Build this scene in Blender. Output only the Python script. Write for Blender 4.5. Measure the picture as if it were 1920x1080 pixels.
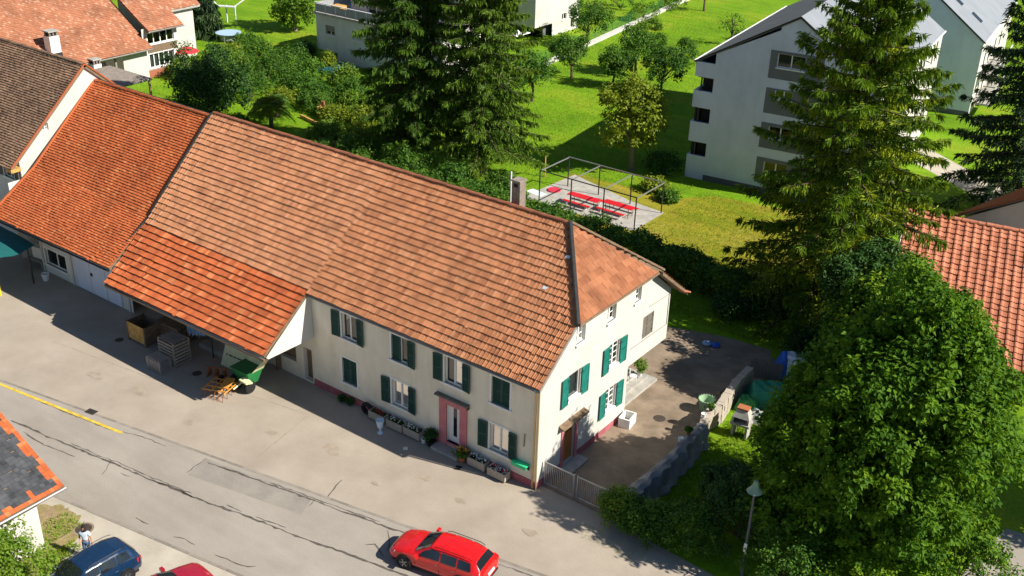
import bpy, bmesh, math, random
import numpy as np
from mathutils import Matrix, Vector
R = math.radians
random.seed(7)
rng = np.random.default_rng(11)
scene = bpy.context.scene
for o in list(bpy.data.objects): bpy.data.objects.remove(o)
COL = scene.collection

# ------------------------------------------------------------------ camera
cam_d = bpy.data.cameras.new('camera')
cam = bpy.data.objects.new('camera', cam_d); COL.objects.link(cam)
CR = (0.80069912, 0.59846309, 0.02688569)       # image right
CD = (0.28841956, -0.34577115, -0.89289219)     # image down
CF = (-0.52506673, 0.72269235, -0.44946712)     # view direction
CP = (23.47958, -34.67842, 31.71437)
cam.matrix_world = Matrix(((CR[0], -CD[0], -CF[0], CP[0]), (CR[1], -CD[1], -CF[1], CP[1]),
                           (CR[2], -CD[2], -CF[2], CP[2]), (0, 0, 0, 1)))
cam_d.sensor_width = 36; cam_d.lens = 2040.44 / 1920 * 36
cam_d.clip_start = 0.5; cam_d.clip_end = 2000
scene.camera = cam

# ------------------------------------------------------------------ sky, sun, exposure
SUN = Vector((1.2, 0.31, 1.0)).normalized()
elev = math.asin(SUN.z); azim = math.atan2(SUN.x, SUN.y)
world = bpy.data.worlds.new('World'); scene.world = world; world.use_nodes = True
wn = world.node_tree
bg = wn.nodes['Background']
sky = wn.nodes.new('ShaderNodeTexSky'); sky.sky_type = 'NISHITA'; sky.sun_disc = False
sky.sun_elevation = elev; sky.sun_rotation = azim; sky.air_density = 1.0; sky.dust_density = 0.1; sky.ozone_density = 2.5
wn.links.new(sky.outputs[0], bg.inputs[0]); bg.inputs[1].default_value = 0.058
sd = bpy.data.lights.new('sun', 'SUN'); sd.energy = 5.0; sd.angle = R(0.5); sd.color = (1.0, 0.94, 0.83)
sun = bpy.data.objects.new('sun', sd); COL.objects.link(sun)
sun.rotation_euler = (-SUN).to_track_quat('-Z', 'Y').to_euler(); sun.location = (60, 15, 60)
vs = scene.view_settings
vs.view_transform = 'Standard'; vs.look = 'None'; vs.gamma = 1; vs.use_curve_mapping = False
vs.exposure = 0.7
scene.cycles.use_denoising = True
scene.cycles.max_bounces = 6; scene.cycles.transparent_max_bounces = 12
scene.cycles.sample_clamp_indirect = 6

# ------------------------------------------------------------------ materials
MATS = {}
def _nt(name):
    m = bpy.data.materials.new(name); m.use_nodes = True
    nt = m.node_tree; MATS[name] = m
    return m, nt, nt.nodes['Principled BSDF'], nt.nodes['Material Output']
def ramp(nt, fac, cols, pos=None, interp='LINEAR'):
    r = nt.nodes.new('ShaderNodeValToRGB'); r.color_ramp.interpolation = interp
    e = r.color_ramp.elements
    n = len(cols)
    while len(e) < n: e.new(0.5)
    for i, c in enumerate(cols):
        e[i].position = (pos[i] if pos else i / max(1, n - 1)); e[i].color = (*c, 1)
    nt.links.new(fac, r.inputs[0]); return r.outputs[0]
def noise(nt, scale, detail=5, rough=.6, coord=None, dist=0, stretch=None):
    n = nt.nodes.new('ShaderNodeTexNoise'); n.inputs['Scale'].default_value = scale
    n.inputs['Detail'].default_value = detail; n.inputs['Roughness'].default_value = rough
    n.inputs['Distortion'].default_value = dist
    if coord is not None:
        if stretch:
            mp = nt.nodes.new('ShaderNodeMapping'); mp.inputs['Scale'].default_value = stretch
            nt.links.new(coord, mp.inputs[0]); coord = mp.outputs[0]
        nt.links.new(coord, n.inputs['Vector'])
    return n.outputs[0]
def mul(nt, a, b, fac=1.0, mode='MULTIPLY'):
    m = nt.nodes.new('ShaderNodeMix'); m.data_type = 'RGBA'; m.blend_type = mode
    m.inputs[0].default_value = fac
    nt.links.new(a, m.inputs[6])
    if hasattr(b, 'default_value') and not isinstance(b, tuple): nt.links.new(b, m.inputs[7])
    else: m.inputs[7].default_value = (*b, 1)
    return m.outputs[2]
def randval(nt):
    a = nt.nodes.new('ShaderNodeAttribute'); a.attribute_name = 'rnd'
    o = nt.nodes.new('ShaderNodeObjectInfo')
    s = nt.nodes.new('ShaderNodeMath'); s.operation = 'ADD'
    nt.links.new(a.outputs['Fac'], s.inputs[0]); nt.links.new(o.outputs['Random'], s.inputs[1])
    f = nt.nodes.new('ShaderNodeMath'); f.operation = 'FRACT'; nt.links.new(s.outputs[0], f.inputs[0])
    return f.outputs[0]
def mat(name, cols, rough=.8, scale=1.5, dirt=None, dscale=.35, bump=0, bscale=40, spec=.3, metal=0, rnd=None, coat=0, pos=None, stretch=None, world=True, grain=0, streak=0):
    """cols: colours mixed by noise; rnd: colours picked per piece; dirt: (darkest multiplier) broad stains"""
    m, nt, bs, out = _nt(name)
    g = nt.nodes.new('ShaderNodeNewGeometry'); t = nt.nodes.new('ShaderNodeTexCoord')
    co = g.outputs['Position'] if world else t.outputs['Object']
    if rnd:
        c = ramp(nt, randval(nt), rnd)
        if len(cols) > 1: c = mul(nt, c, ramp(nt, noise(nt, scale, coord=co, stretch=stretch), cols, pos or [.3, .7] if len(cols) == 2 else pos))
    else:
        c = ramp(nt, noise(nt, scale, coord=co, stretch=stretch), cols, pos or ([.3, .7] if len(cols) == 2 else None)) if len(cols) > 1 else None
    if dirt:
        d = ramp(nt, noise(nt, dscale, 6, .65, coord=co), [(dirt,) * 3, (1, 1, 1)], [.35, .6])
        if c is None:
            rgb = nt.nodes.new('ShaderNodeRGB'); rgb.outputs[0].default_value = (*cols[0], 1); c = rgb.outputs[0]
        c = mul(nt, c, d)
    if grain: c = mul(nt, c, ramp(nt, noise(nt, 14, 6, .85, coord=co), [(1 - grain,) * 3, (1 + grain,) * 3], [.3, .7]))
    if streak: c = mul(nt, c, ramp(nt, noise(nt, 1.6, 5, .7, coord=co, stretch=(1.0, 1.0, .2)), [(1 - streak, 1 - streak * 1.05, 1 - streak * 1.15), (1, 1, 1)], [.34, .56]))
    if c is not None: nt.links.new(c, bs.inputs['Base Color'])
    else: bs.inputs['Base Color'].default_value = (*cols[0], 1)
    bs.inputs['Roughness'].default_value = rough; bs.inputs['Metallic'].default_value = metal
    bs.inputs['Specular IOR Level'].default_value = spec
    if coat: bs.inputs['Coat Weight'].default_value = coat; bs.inputs['Coat Roughness'].default_value = .03
    if bump:
        b = nt.nodes.new('ShaderNodeBump'); b.inputs['Strength'].default_value = bump; b.inputs['Distance'].default_value = .02
        nt.links.new(noise(nt, bscale, 4, .6, coord=co), b.inputs['Height']); nt.links.new(b.outputs[0], bs.inputs['Normal'])
    return m
def leafmat(name, cols, trans=.35, rough=.55, spec=.25):
    m, nt, bs, out = _nt(name)
    c = ramp(nt, randval(nt), cols)
    nt.links.new(c, bs.inputs['Base Color']); bs.inputs['Roughness'].default_value = rough
    bs.inputs['Specular IOR Level'].default_value = spec
    tr = nt.nodes.new('ShaderNodeBsdfTranslucent')
    c2 = mul(nt, c, (1.25, 1.15, .45)); nt.links.new(c2, tr.inputs[0])
    mx = nt.nodes.new('ShaderNodeMixShader'); mx.inputs[0].default_value = trans
    nt.links.new(bs.outputs[0], mx.inputs[1]); nt.links.new(tr.outputs[0], mx.inputs[2]); nt.links.new(mx.outputs[0], out.inputs[0])
    return m
def glassmat(name, tint=(.35, .4, .42), fac=.12):
    m, nt, bs, out = _nt(name)
    tr = nt.nodes.new('ShaderNodeBsdfTransparent'); tr.inputs[0].default_value = (*tint, 1)
    gl = nt.nodes.new('ShaderNodeBsdfGlossy'); gl.inputs['Roughness'].default_value = .03
    lw = nt.nodes.new('ShaderNodeFresnel'); lw.inputs[0].default_value = 1.5
    ad = nt.nodes.new('ShaderNodeMath'); ad.inputs[1].default_value = fac; nt.links.new(lw.outputs[0], ad.inputs[0])
    mx = nt.nodes.new('ShaderNodeMixShader'); nt.links.new(ad.outputs[0], mx.inputs[0])
    nt.links.new(tr.outputs[0], mx.inputs[1]); nt.links.new(gl.outputs[0], mx.inputs[2]); nt.links.new(mx.outputs[0], out.inputs[0])
    return m

mat('forecourt', [(.345, .29, .23), (.415, .355, .29)], .9, .4, dirt=.86, dscale=.25, bump=.25, bscale=60, grain=.13)
mat('asphalt', [(.30, .265, .225), (.375, .335, .29)], .9, .35, dirt=.88, dscale=.3, bump=.3, bscale=70, stretch=(.35, 1.6, 1), grain=.14)
mat('yard', [(.225, .17, .12), (.325, .25, .18)], .92, .8, dirt=.75, dscale=.4, bump=.3, bscale=50, grain=.15)
mat('concrete_lot', [(.42, .37, .30), (.52, .47, .39)], .9, .7, dirt=.84, dscale=.3, bump=.3, bscale=60, grain=.12)
mat('concrete', [(.38, .36, .32), (.47, .45, .41)], .85, 3, dirt=.75, dscale=1.2, bump=.2)
mat('tar', [(.06, .052, .045), (.14, .12, .10)], .7, 6)
mat('kerb', [(.24, .21, .175), (.33, .295, .25)], .9, 2, rnd=[(.7, .7, .7), (1, 1, 1)])
mat('asphalt_patch', [(.25, .225, .195), (.32, .29, .25)], .92, .8, dirt=.85, dscale=.6, grain=.16)
mat('oil_stain', [(.27, .22, .17), (.39, .325, .255)], .85, 2.5, grain=.14)
mat('yellow_paint', [(.62, .42, .04), (.78, .55, .08)], .6, 3, dirt=.75, dscale=3)
mat('iron', [(.05, .04, .035), (.11, .085, .065)], .7, 8, metal=.3)
def lawnmat(name, a, b, c):
    m, nt, bs, out = _nt(name)
    g = nt.nodes.new('ShaderNodeNewGeometry'); co = g.outputs['Position']
    big = ramp(nt, noise(nt, .12, 5, .6, co), [a, b, c], [.32, .5, .68])
    patch = ramp(nt, noise(nt, .55, 6, .7, co), [(1.15, .92, 1.6), (1, 1, 1), (.8, .9, .8)], [.3, .5, .72]); big = mul(nt, big, patch)
    fine = ramp(nt, noise(nt, 4.5, 9, .85, co), [(.42, .48, .4), (1.2, 1.16, 1.1)], [.3, .7])
    mow = ramp(nt, noise(nt, .7, 3, .5, co, stretch=(.25, 1.6, 1)), [(.82, .85, .8), (1.08, 1.05, 1)], [.35, .65])
    nt.links.new(mul(nt, mul(nt, big, fine), mow), bs.inputs['Base Color'])
    bs.inputs['Roughness'].default_value = .9; bs.inputs['Specular IOR Level'].default_value = .1
    b_ = nt.nodes.new('ShaderNodeBump'); b_.inputs['Strength'].default_value = .9; b_.inputs['Distance'].default_value = .06
    nt.links.new(noise(nt, 9, 6, .8, co), b_.inputs['Height']); nt.links.new(b_.outputs[0], bs.inputs['Normal'])
lawnmat('lawn', (.15, .30, .012), (.20, .37, .014), (.29, .39, .024))
lawnmat('dry_lawn', (.22, .27, .015), (.33, .31, .03), (.40, .34, .06))
lawnmat('verge_grass', (.26, .25, .07), (.40, .33, .17), (.50, .42, .28))

mat('plaster_cream', [(.72, .66, .54), (.80, .74, .61)], .9, .9, dirt=.88, dscale=.5, streak=.09, bump=.08, bscale=90)
mat('plaster_white', [(.545, .525, .485), (.60, .58, .54)], .9, .7, dirt=.9, dscale=.4, streak=.06, bump=.08, bscale=90)
mat('plaster_bluish', [(.58, .62, .74), (.64, .68, .80)], .9, .4, dirt=.93, dscale=.2, streak=.07)  # bluish tone of shade put into the colour of the apartment gables
mat('plaster_offwhite', [(.62, .60, .55), (.68, .66, .61)], .9, .5, dirt=.92, dscale=.25, streak=.08)
mat('plinth_pink', [(.36, .10, .12), (.45, .15, .17)], .9, 2.5, dirt=.7, dscale=1.2)
mat('pink_stone', [(.46, .15, .17), (.53, .20, .21)], .8, 3)
mat('white_paint', [(.72, .71, .68), (.78, .77, .74)], .6, 4)
mat('white_metal', [(.7, .7, .7)], .4)
mat('shutter_green', [(.008, .055, .045), (.012, .075, .06)], .55, 3, dirt=.8, dscale=2)
mat('shutter_teal', [(.012, .17, .135), (.02, .21, .165)], .5, 3, dirt=.8, dscale=2)
mat('shutter_grey', [(.13, .115, .095), (.19, .165, .14)], .8, 5)
mat('curtain', [(.55, .55, .54), (.70, .70, .68)], .95, 8, stretch=(6, 6, .5))
mat('unlit_black', [(.02, .02, .02)], .95)  # near-black that puts the darkness of unlit rooms and openings into colour
mat('door_white', [(.72, .74, .76)], .45)
mat('door_wood', [(.33, .11, .025), (.45, .17, .04)], .45, 4, stretch=(4, 4, .5))
mat('zinc', [(.28, .28, .27), (.38, .37, .35)], .45, 3, metal=.6)
mat('brass_pipe', [(.50, .38, .20), (.60, .48, .28)], .4, 2, metal=.5)
mat('dark_metal', [(.05, .05, .05), (.08, .08, .078)], .45, 5, metal=.6)
mat('rail_metal', [(.33, .33, .34), (.42, .42, .43)], .4, 4, metal=.6)
mat('timber_old', [(.13, .085, .05), (.24, .17, .11)], .9, 3, stretch=(1, 1, 4))
mat('timber_grey', [(.2, .17, .14), (.32, .28, .24)], .9, 3)
mat('timber_new', [(.52, .28, .075), (.66, .38, .12)], .8, 4, dirt=.75, dscale=2)
mat('roof_wood', [(.16, .11, .075), (.22, .16, .11)], .9, 4)
T = dict(dscale=.5)
mat('tile_salmon', [(.72, .71, .70), (1.06, 1.04, 1.02)], .85, 1.6, dirt=.86, dscale=.5, rnd=[(.31, .125, .06), (.43, .182, .085), (.49, .215, .105), (.47, .20, .095), (.38, .155, .073), (.54, .26, .135)], pos=[.28, .58])
mat('tile_barn', [(.74, .73, .71), (1.06, 1.04, 1.0)], .85, 1.2, dirt=.88, dscale=.5, rnd=[(.35, .145, .07), (.44, .195, .098), (.49, .225, .118), (.46, .21, .105), (.39, .165, .085), (.53, .265, .15)], pos=[.28, .55])
mat('tile_orange', [(.72, .70, .68), (1.05, 1.03, 1.0)], .8, .7, dirt=.78, dscale=.8, rnd=[(.30, .07, .022), (.41, .10, .031), (.47, .122, .04), (.44, .11, .035), (.36, .086, .027), (.56, .21, .085)], pos=[.25, .55])
mat('tile_bright', [(.80, .78, .76), (1.05, 1.03, 1.0)], .8, .6, dirt=.82, dscale=.7, rnd=[(.43, .105, .034), (.49, .125, .04), (.52, .137, .045), (.48, .12, .04), (.50, .128, .041), (.49, .122, .04), (.58, .22, .085)], pos=[.25, .55])
mat('tile_brown', [(.6, .6, .6), (1.05, 1.03, 1.0)], .9, .8, dirt=.7, dscale=.5, rnd=[(.19, .11, .07), (.26, .155, .10), (.32, .205, .135), (.27, .17, .11), (.23, .135, .09), (.37, .245, .16)], pos=[.25, .55])
mat('tile_far', [(.72, .70, .68), (1.05, 1.02, 1.0)], .9, .5, dirt=.75, dscale=.3, rnd=[(.36, .15, .08), (.42, .18, .10), (.45, .20, .115), (.43, .19, .105), (.40, .17, .095), (.58, .36, .25)], pos=[.25, .55])
mat('tile_hip', [(.78, .76, .74), (1.05, 1.03, 1.0)], .85, .9, dirt=.82, dscale=.9, rnd=[(.24, .088, .04), (.31, .122, .057), (.345, .142, .07), (.29, .112, .053), (.265, .098, .046)]
    , pos=[.25, .55])
mat('tile_ridge', [(.7, .68, .66), (1.05, 1.03, 1.0)], .85, .9, dirt=.8, rnd=[(.25, .085, .045), (.33, .12, .065), (.38, .15, .085)], pos=[.25, .55])
mat('tile_red', [(.8, .78, .76), (1.04, 1.02, 1.0)], .7, .8, dirt=.85, dscale=.8, rnd=[(.42, .15, .08), (.49, .18, .10), (.53, .205, .118), (.47, .165, .092)], pos=[.25, .55])
mat('slate', [(.7, .7, .7), (1.1, 1.1, 1.1)], .7, 1.2, rnd=[(.045, .048, .055), (.07, .073, .08), (.09, .092, .10), (.06, .063, .07)], pos=[.3, .6])
mat('roof_grey_dark', [(.13, .13, .135), (.16, .16, .165)], .7, .6, dirt=.9)  # on the apartment blocks this darker grey paints in the left slopes' shade
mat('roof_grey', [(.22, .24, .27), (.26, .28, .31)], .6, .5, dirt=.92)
mat('panel_grey', [(.13, .14, .15), (.16, .17, .18)], .7, 1)
mat('brick_grey', [(.16, .13, .11), (.27, .22, .19)], .9, 6)
glassmat('glass'); glassmat('glass_dark', (.12, .14, .15), .06)
mat('soil', [(.05, .035, .025), (.09, .065, .045)], .95, 6)
mat('bark', [(.06, .04, .028), (.12, .085, .06)], .95, 5, bump=.5, bscale=12, stretch=(1, 1, .3))
mat('bark_pale', [(.16, .12, .085), (.24, .19, .14)], .95, 5, bump=.4, bscale=12)
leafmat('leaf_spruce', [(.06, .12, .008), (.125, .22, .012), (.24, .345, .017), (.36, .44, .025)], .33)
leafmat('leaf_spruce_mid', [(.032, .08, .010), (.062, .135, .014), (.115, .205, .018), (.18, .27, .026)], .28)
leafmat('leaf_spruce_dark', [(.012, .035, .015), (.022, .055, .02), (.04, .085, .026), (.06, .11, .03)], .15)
leafmat('leaf_tree', [(.03, .088, .007), (.07, .165, .010), (.14, .26, .014), (.25, .365, .024)], .38, .6, .15)
leafmat('leaf_bright', [(0.075, 0.163, 0.015), (0.112, 0.225, 0.020), (0.163, 0.275, 0.025), (0.213, 0.312, 0.037)], .4)
leafmat('leaf_yellow', [(.09, .15, .012), (.15, .22, .016), (.21, .29, .022), (.28, .33, .03)], .42)
leafmat('leaf_mid', [(0.035, 0.105, 0.011), (0.056, 0.140, 0.014), (0.084, 0.189, 0.018), (0.119, 0.224, 0.024)], .35)
leafmat('leaf_dark', [(0.015, 0.056, 0.013), (0.027, 0.081, 0.015), (0.044, 0.112, 0.018), (0.062, 0.138, 0.022)], .25)
leafmat('leaf_hedge', [(.03, .095, .011), (.055, .145, .015), (.095, .21, .018), (.14, .26, .024)], .3)
leafmat('grass_blade', [(.11, .21, .012), (.17, .31, .014), (.24, .38, .02), (.33, .40, .05)], .3)
def plain(name, c, rough=.6, **k): mat(name, [c, tuple(min(1, x * 1.18 + .005) for x in c)], rough, 6, **k)
plain('paint_red', (.62, .006, .006), .25, coat=1); plain('paint_darkred', (.30, .006, .02), .25, coat=1); plain('paint_blue', (.004, .022, .06), .25, coat=1)
plain('rubber', (.012, .012, .013), .8); plain('rim', (.30, .30, .31), .35, metal=.8); plain('trim_black', (.012, .012, .013), .5)
plain('lamp_white', (.65, .65, .65), .2); plain('lamp_red', (.35, .01, .01), .2); plain('plate_white', (.75, .75, .72), .5)
plain('red_table', (.55, .012, .02), .5); plain('pot_white', (.68, .68, .68), .5); plain('pot_terracotta', (.35, .12, .05), .8); plain('planter_grey', (.33, .29, .24), .85)
plain('plastic_green', (.03, .20, .06), .5); plain('shelf_green', (.03, .50, .22), .4); plain('machine_green', (.02, .17, .05), .45); plain('machine_cream', (.62, .60, .36), .5); plain('rust', (.26, .09, .03), .8); plain('rake_orange', (.62, .26, .05), .6)
plain('tarp_teal', (.01, .10, .10), .6); plain('tarp_green', (.03, .22, .13), .5); plain('tarp_blue', (.02, .10, .5), .45); plain('tarp_white', (.6, .66, .72), .5); plain('tarp_dark', (.13, .14, .155), .5); plain('pale_green', (.28, .42, .26), .6); plain('yellow', (.65, .5, .03), .5)
plain('cloth_blue', (.32, .45, .62), .9); plain('stone_wall', (.38, .33, .27), .95, grain=.2); plain('stone_dark', (.10, .10, .11), .95); plain('brick_red', (.30, .11, .06), .9); plain('sheet_grey', (.27, .28, .29), .6)
plain('skin', (.45, .22, .14), .6); plain('hair_dark', (.018, .012, .010), .6); plain('shirt_pale', (.55, .66, .78), .9); plain('jeans', (.08, .16, .33), .9); plain('shoe', (.03, .03, .03), .7)
plain('paint_pale', (.5, .62, .72), .5); plain('parasol_white', (.78, .78, .8), .8); plain('parasol_red', (.55, .03, .04), .8); plain('pool_blue', (.01, .09, .16), .3); plain('lamp_green', (.17, .26, .19), .4); plain('flower_orange', (.6, .2, .03), .8); plain('flower_white', (.75, .72, .68), .8); plain('flower_red', (.5, .03, .06), .8)

# ------------------------------------------------------------------ mesh helpers
class MB:
    def __init__(s): s.v = []; s.f = []; s.m = []; s.r = []; s.mi = 0; s.rv = None
    def face(s, idx):
        s.f.append(idx); s.m.append(s.mi); s.r.append(random.random() if s.rv is None else s.rv)
    def poly(s, *pts):
        b = len(s.v); s.v += [tuple(p) for p in pts]; s.face(tuple(range(b, b + len(pts)))); return s
    def hexa(s, p):      # 8 points: bottom 0-3 ccw, top 4-7
        b = len(s.v); s.v += [tuple(q) for q in p]
        for f in ((3, 2, 1, 0), (4, 5, 6, 7), (0, 1, 5, 4), (1, 2, 6, 5), (2, 3, 7, 6), (3, 0, 4, 7)): s.face(tuple(b + i for i in f))
        return s
    def box(s, x0, x1, y0, y1, z0, z1):
        return s.hexa([(x0, y0, z0), (x1, y0, z0), (x1, y1, z0), (x0, y1, z0), (x0, y0, z1), (x1, y0, z1), (x1, y1, z1), (x0, y1, z1)])
    def obox(s, c, size, rz=0, rx=0, ry=0):      # oriented box
        m = Matrix.Rotation(rz, 3, 'Z') @ Matrix.Rotation(ry, 3, 'Y') @ Matrix.Rotation(rx, 3, 'X'); c = Vector(c); a, b, d = size[0] / 2, size[1] / 2, size[2] / 2
        return s.hexa([c + m @ Vector(q) for q in ((-a, -b, -d), (a, -b, -d), (a, b, -d), (-a, b, -d), (-a, -b, d), (a, -b, d), (a, b, d), (-a, b, d))])
    def extrude(s, pts, d):
        n = len(pts); b = len(s.v); d = Vector(d)
        s.v += [tuple(p) for p in pts] + [tuple(Vector(p) + d) for p in pts]
        s.face(tuple(range(b + n - 1, b - 1, -1))); s.face(tuple(range(b + n, b + 2 * n)))
        for i in range(n): j = (i + 1) % n; s.face((b + i, b + j, b + n + j, b + n + i))
        return s
    def tube(s, pts, radii, n=8, cap=True):
        pts = [Vector(p) for p in pts]
        if not hasattr(radii, '__len__'): radii = [radii] * len(pts)
        b0 = len(s.v); prev = None
        for i, p in enumerate(pts):
            d = (pts[min(i + 1, len(pts) - 1)] - pts[max(i - 1, 0)]).normalized()
            if prev is None: u = d.orthogonal().normalized()
            else: u = (prev - d * prev.dot(d)).normalized()
            prev = u; w = d.cross(u)
            for k in range(n):
                a = 2 * math.pi * k / n; s.v.append(tuple(p + (u * math.cos(a) + w * math.sin(a)) * radii[i]))
        for i in range(len(pts) - 1):
            for k in range(n):
                k2 = (k + 1) % n; s.face((b0 + i * n + k, b0 + i * n + k2, b0 + (i + 1) * n + k2, b0 + (i + 1) * n + k))
        if cap:
            s.face(tuple(b0 + k for k in range(n - 1, -1, -1))); s.face(tuple(b0 + (len(pts) - 1) * n + k for k in range(n)))
        return s
    def lathe(s, prof, c=(0, 0, 0), n=16, axis='Z', cap=True):
        b0 = len(s.v)
        for r_, z in prof:
            for k in range(n):
                a = 2 * math.pi * k / n; x, y = r_ * math.cos(a), r_ * math.sin(a)
                q = (x, y, z) if axis == 'Z' else ((x, z, y) if axis == 'Y' else (z, x, y))
                s.v.append((q[0] + c[0], q[1] + c[1], q[2] + c[2]))
        for i in range(len(prof) - 1):
            for k in range(n):
                k2 = (k + 1) % n; s.face((b0 + i * n + k, b0 + i * n + k2, b0 + (i + 1) * n + k2, b0 + (i + 1) * n + k))
        if cap:
            s.face(tuple(b0 + k for k in range(n - 1, -1, -1))); s.face(tuple(b0 + (len(prof) - 1) * n + k for k in range(n)))
        return s
    def rod(s, a, b, r, n=6): return s.tube([a, b], r, n)
    def build(s, name, mats, parent=None, world=False, smooth=False, fix=True):
        off = Vector(parent_loc(parent)) if (world and parent) else Vector((0, 0, 0))
        me = bpy.data.meshes.new(name)
        me.from_pydata([tuple(Vector(p) - off) for p in s.v], [], s.f)
        for m in (mats if isinstance(mats, (list, tuple)) else [mats]): me.materials.append(MATS[m])
        if max(s.m, default=0) > 0: me.polygons.foreach_set('material_index', s.m)
        at = me.attributes.new('rnd', 'FLOAT', 'FACE'); at.data.foreach_set('value', s.r)
        if fix:
            bm = bmesh.new(); bm.from_mesh(me); bmesh.ops.recalc_face_normals(bm, faces=bm.faces); bm.to_mesh(me); bm.free()
        if smooth:
            me.polygons.foreach_set('use_smooth', [True] * len(me.polygons)); me.set_sharp_from_angle(angle=R(40))
        me.update()
        return link(name, me, parent)
def parent_loc(p):
    l = Vector((0, 0, 0))
    while p: l += p.location; p = p.parent
    return l
def link(name, me, parent=None):
    o = bpy.data.objects.new(name, me); COL.objects.link(o)
    if parent: o.parent = parent
    return o
def npmesh(name, V, F, mats, rnd=None, parent=None, smooth=False, world=False):
    V = np.asarray(V, dtype=np.float32); F = np.asarray(F, dtype=np.int32)
    if world and parent: V = V - np.array(parent_loc(parent), dtype=np.float32)
    me = bpy.data.meshes.new(name); n, k = F.shape
    me.vertices.add(len(V)); me.vertices.foreach_set('co', V.ravel())
    me.loops.add(n * k); me.polygons.add(n)
    me.polygons.foreach_set('loop_start', np.arange(0, n * k, k, dtype=np.int32)); me.loops.foreach_set('vertex_index', F.ravel())
    me.polygons.foreach_set('use_smooth', np.full(n, smooth, dtype=bool))
    me.update(calc_edges=True)
    for m in (mats if isinstance(mats, (list, tuple)) else [mats]): me.materials.append(MATS[m])
    if rnd is not None:
        at = me.attributes.new('rnd', 'FLOAT', 'FACE'); at.data.foreach_set('value', np.asarray(rnd, dtype=np.float32))
    return link(name, me, parent)
def thing(name, label, cat, loc=(0, 0, 0), rz=0, group=None):
    o = bpy.data.objects.new(name, None); COL.objects.link(o); o.location = loc; o.rotation_euler = (0, 0, rz); o.empty_display_size = .2
    return tag(o, label, cat, group)
def tag(o, label, cat, group=None):
    o['label'] = label; o['category'] = cat
    if group: o['group'] = group
    return o
def struct(name, mb, m, kind='structure', **k):
    o = mb.build(name, m, **k); o['kind'] = kind; return o
def copy_tree(o, parent=None):
    c = o.copy(); COL.objects.link(c)
    if parent: c.parent = parent
    for ch in o.children: copy_tree(ch, c)
    return c

# ------------------------------------------------------------------ ground
def sheet(name, pts, z, m, parent=None, fix=True):
    mb = MB(); mb.poly(*[(x, y, z) for x, y in pts]); o = mb.build(name, m, parent)
    if parent is None: o['kind'] = 'structure'
    return o
mb = MB(); mb.poly((-320, -160, -.02), (200, -160, -.02), (200, 320, -.02), (-320, 320, -.02)); g_ = struct('ground', mb, 'lawn')
RU = lambda x: -5.3 + .18 * x          # upper road edge
RL = lambda x: -11.6 + .16 * x         # lower road edge
sheet('forecourt', [(-95, RU(-95)), (9.5, RU(9.5)), (30, RU(30) - .2), (30, 1.2), (12.5, -.35), (4.2, .35), (-.2, .8), (-.3, 3), (-95, 3)], 0, 'forecourt')
road = sheet('road', [(-95, RL(-95)), (60, RL(60)), (60, RU(60)), (-95, RU(-95))], .006, 'asphalt')
sheet('yard', [(-.4, .4), (4.1, .4), (4.3, 8), (3.9, 14.5), (4.4, 17.5), (3.0, 19.6), (.2, 19.3), (-3.4, 18.2), (-5.5, 17.5), (-6, 7), (-.4, 7)], .004, 'yard')
sheet('parking_lot', [(-60, RL(-60) + .4), (60, RL(60) + .4), (60, -60), (-60, -60)], -.004, 'concrete_lot')
vp_ = [(-16.2, -14.5), (-14.9, -14.45), (-13.7, -15.3), (-13.2, -16.2), (-12.6, -17.2), (-12.5, -19), (-14, -21), (-18, -20), (-17.5, -15.5)]; vq_ = []; rv_ = random.Random(3)
for (x0, y0), (x1, y1) in zip(vp_, vp_[1:] + vp_[:1]):
    for k in range(8): vq_.append((x0 + (x1 - x0) * k / 8 + rv_.uniform(-.11, .11), y0 + (y1 - y0) * k / 8 + rv_.uniform(-.11, .11)))
sheet('verge', vq_, 0.002, 'verge_grass')
sheet('dry_lawn', [(-21, 24), (-12, 24.5), (-1, 23), (4, 26), (3, 35), (-4, 41), (-11, 39.5), (-13, 37), (-22.5, 36.5)], -.012, 'dry_lawn')
sheet('far_street', [(-9.5, 64), (14, 47), (16, 49.5), (-8.6, 68)], -.010, 'concrete_lot')
def ribbon(name, pts, w, z, m, parent, jit=0, seed=0):
    r_ = random.Random(seed); mb = MB(); P = []
    for i in range(len(pts) - 1):
        a, b = pts[i], pts[i + 1]; L = math.dist(a, b); n = max(1, int(L / .22)) if jit else 1
        for k in range(n):
            t = k / n; P.append((a[0] + (b[0] - a[0]) * t + r_.uniform(-jit, jit), a[1] + (b[1] - a[1]) * t + r_.uniform(-jit, jit)))
    P.append(pts[-1]); LR = []
    for i, p in enumerate(P):
        a = P[max(0, i - 1)]; b = P[min(len(P) - 1, i + 1)]; d = Vector((b[0] - a[0], b[1] - a[1])).normalized(); nn = Vector((-d.y, d.x))
        ww = w / 2 * (r_.uniform(.35, 1.5) if jit else 1) * (.4 if jit and i in (0, len(P) - 1) else 1)
        LR.append(((p[0] + nn.x * ww, p[1] + nn.y * ww, z), (p[0] - nn.x * ww, p[1] - nn.y * ww, z)))
    for i in range(len(LR) - 1): mb.poly(LR[i][1], LR[i + 1][1], LR[i + 1][0], LR[i][0])
    return mb.build(name, m, parent)
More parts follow.
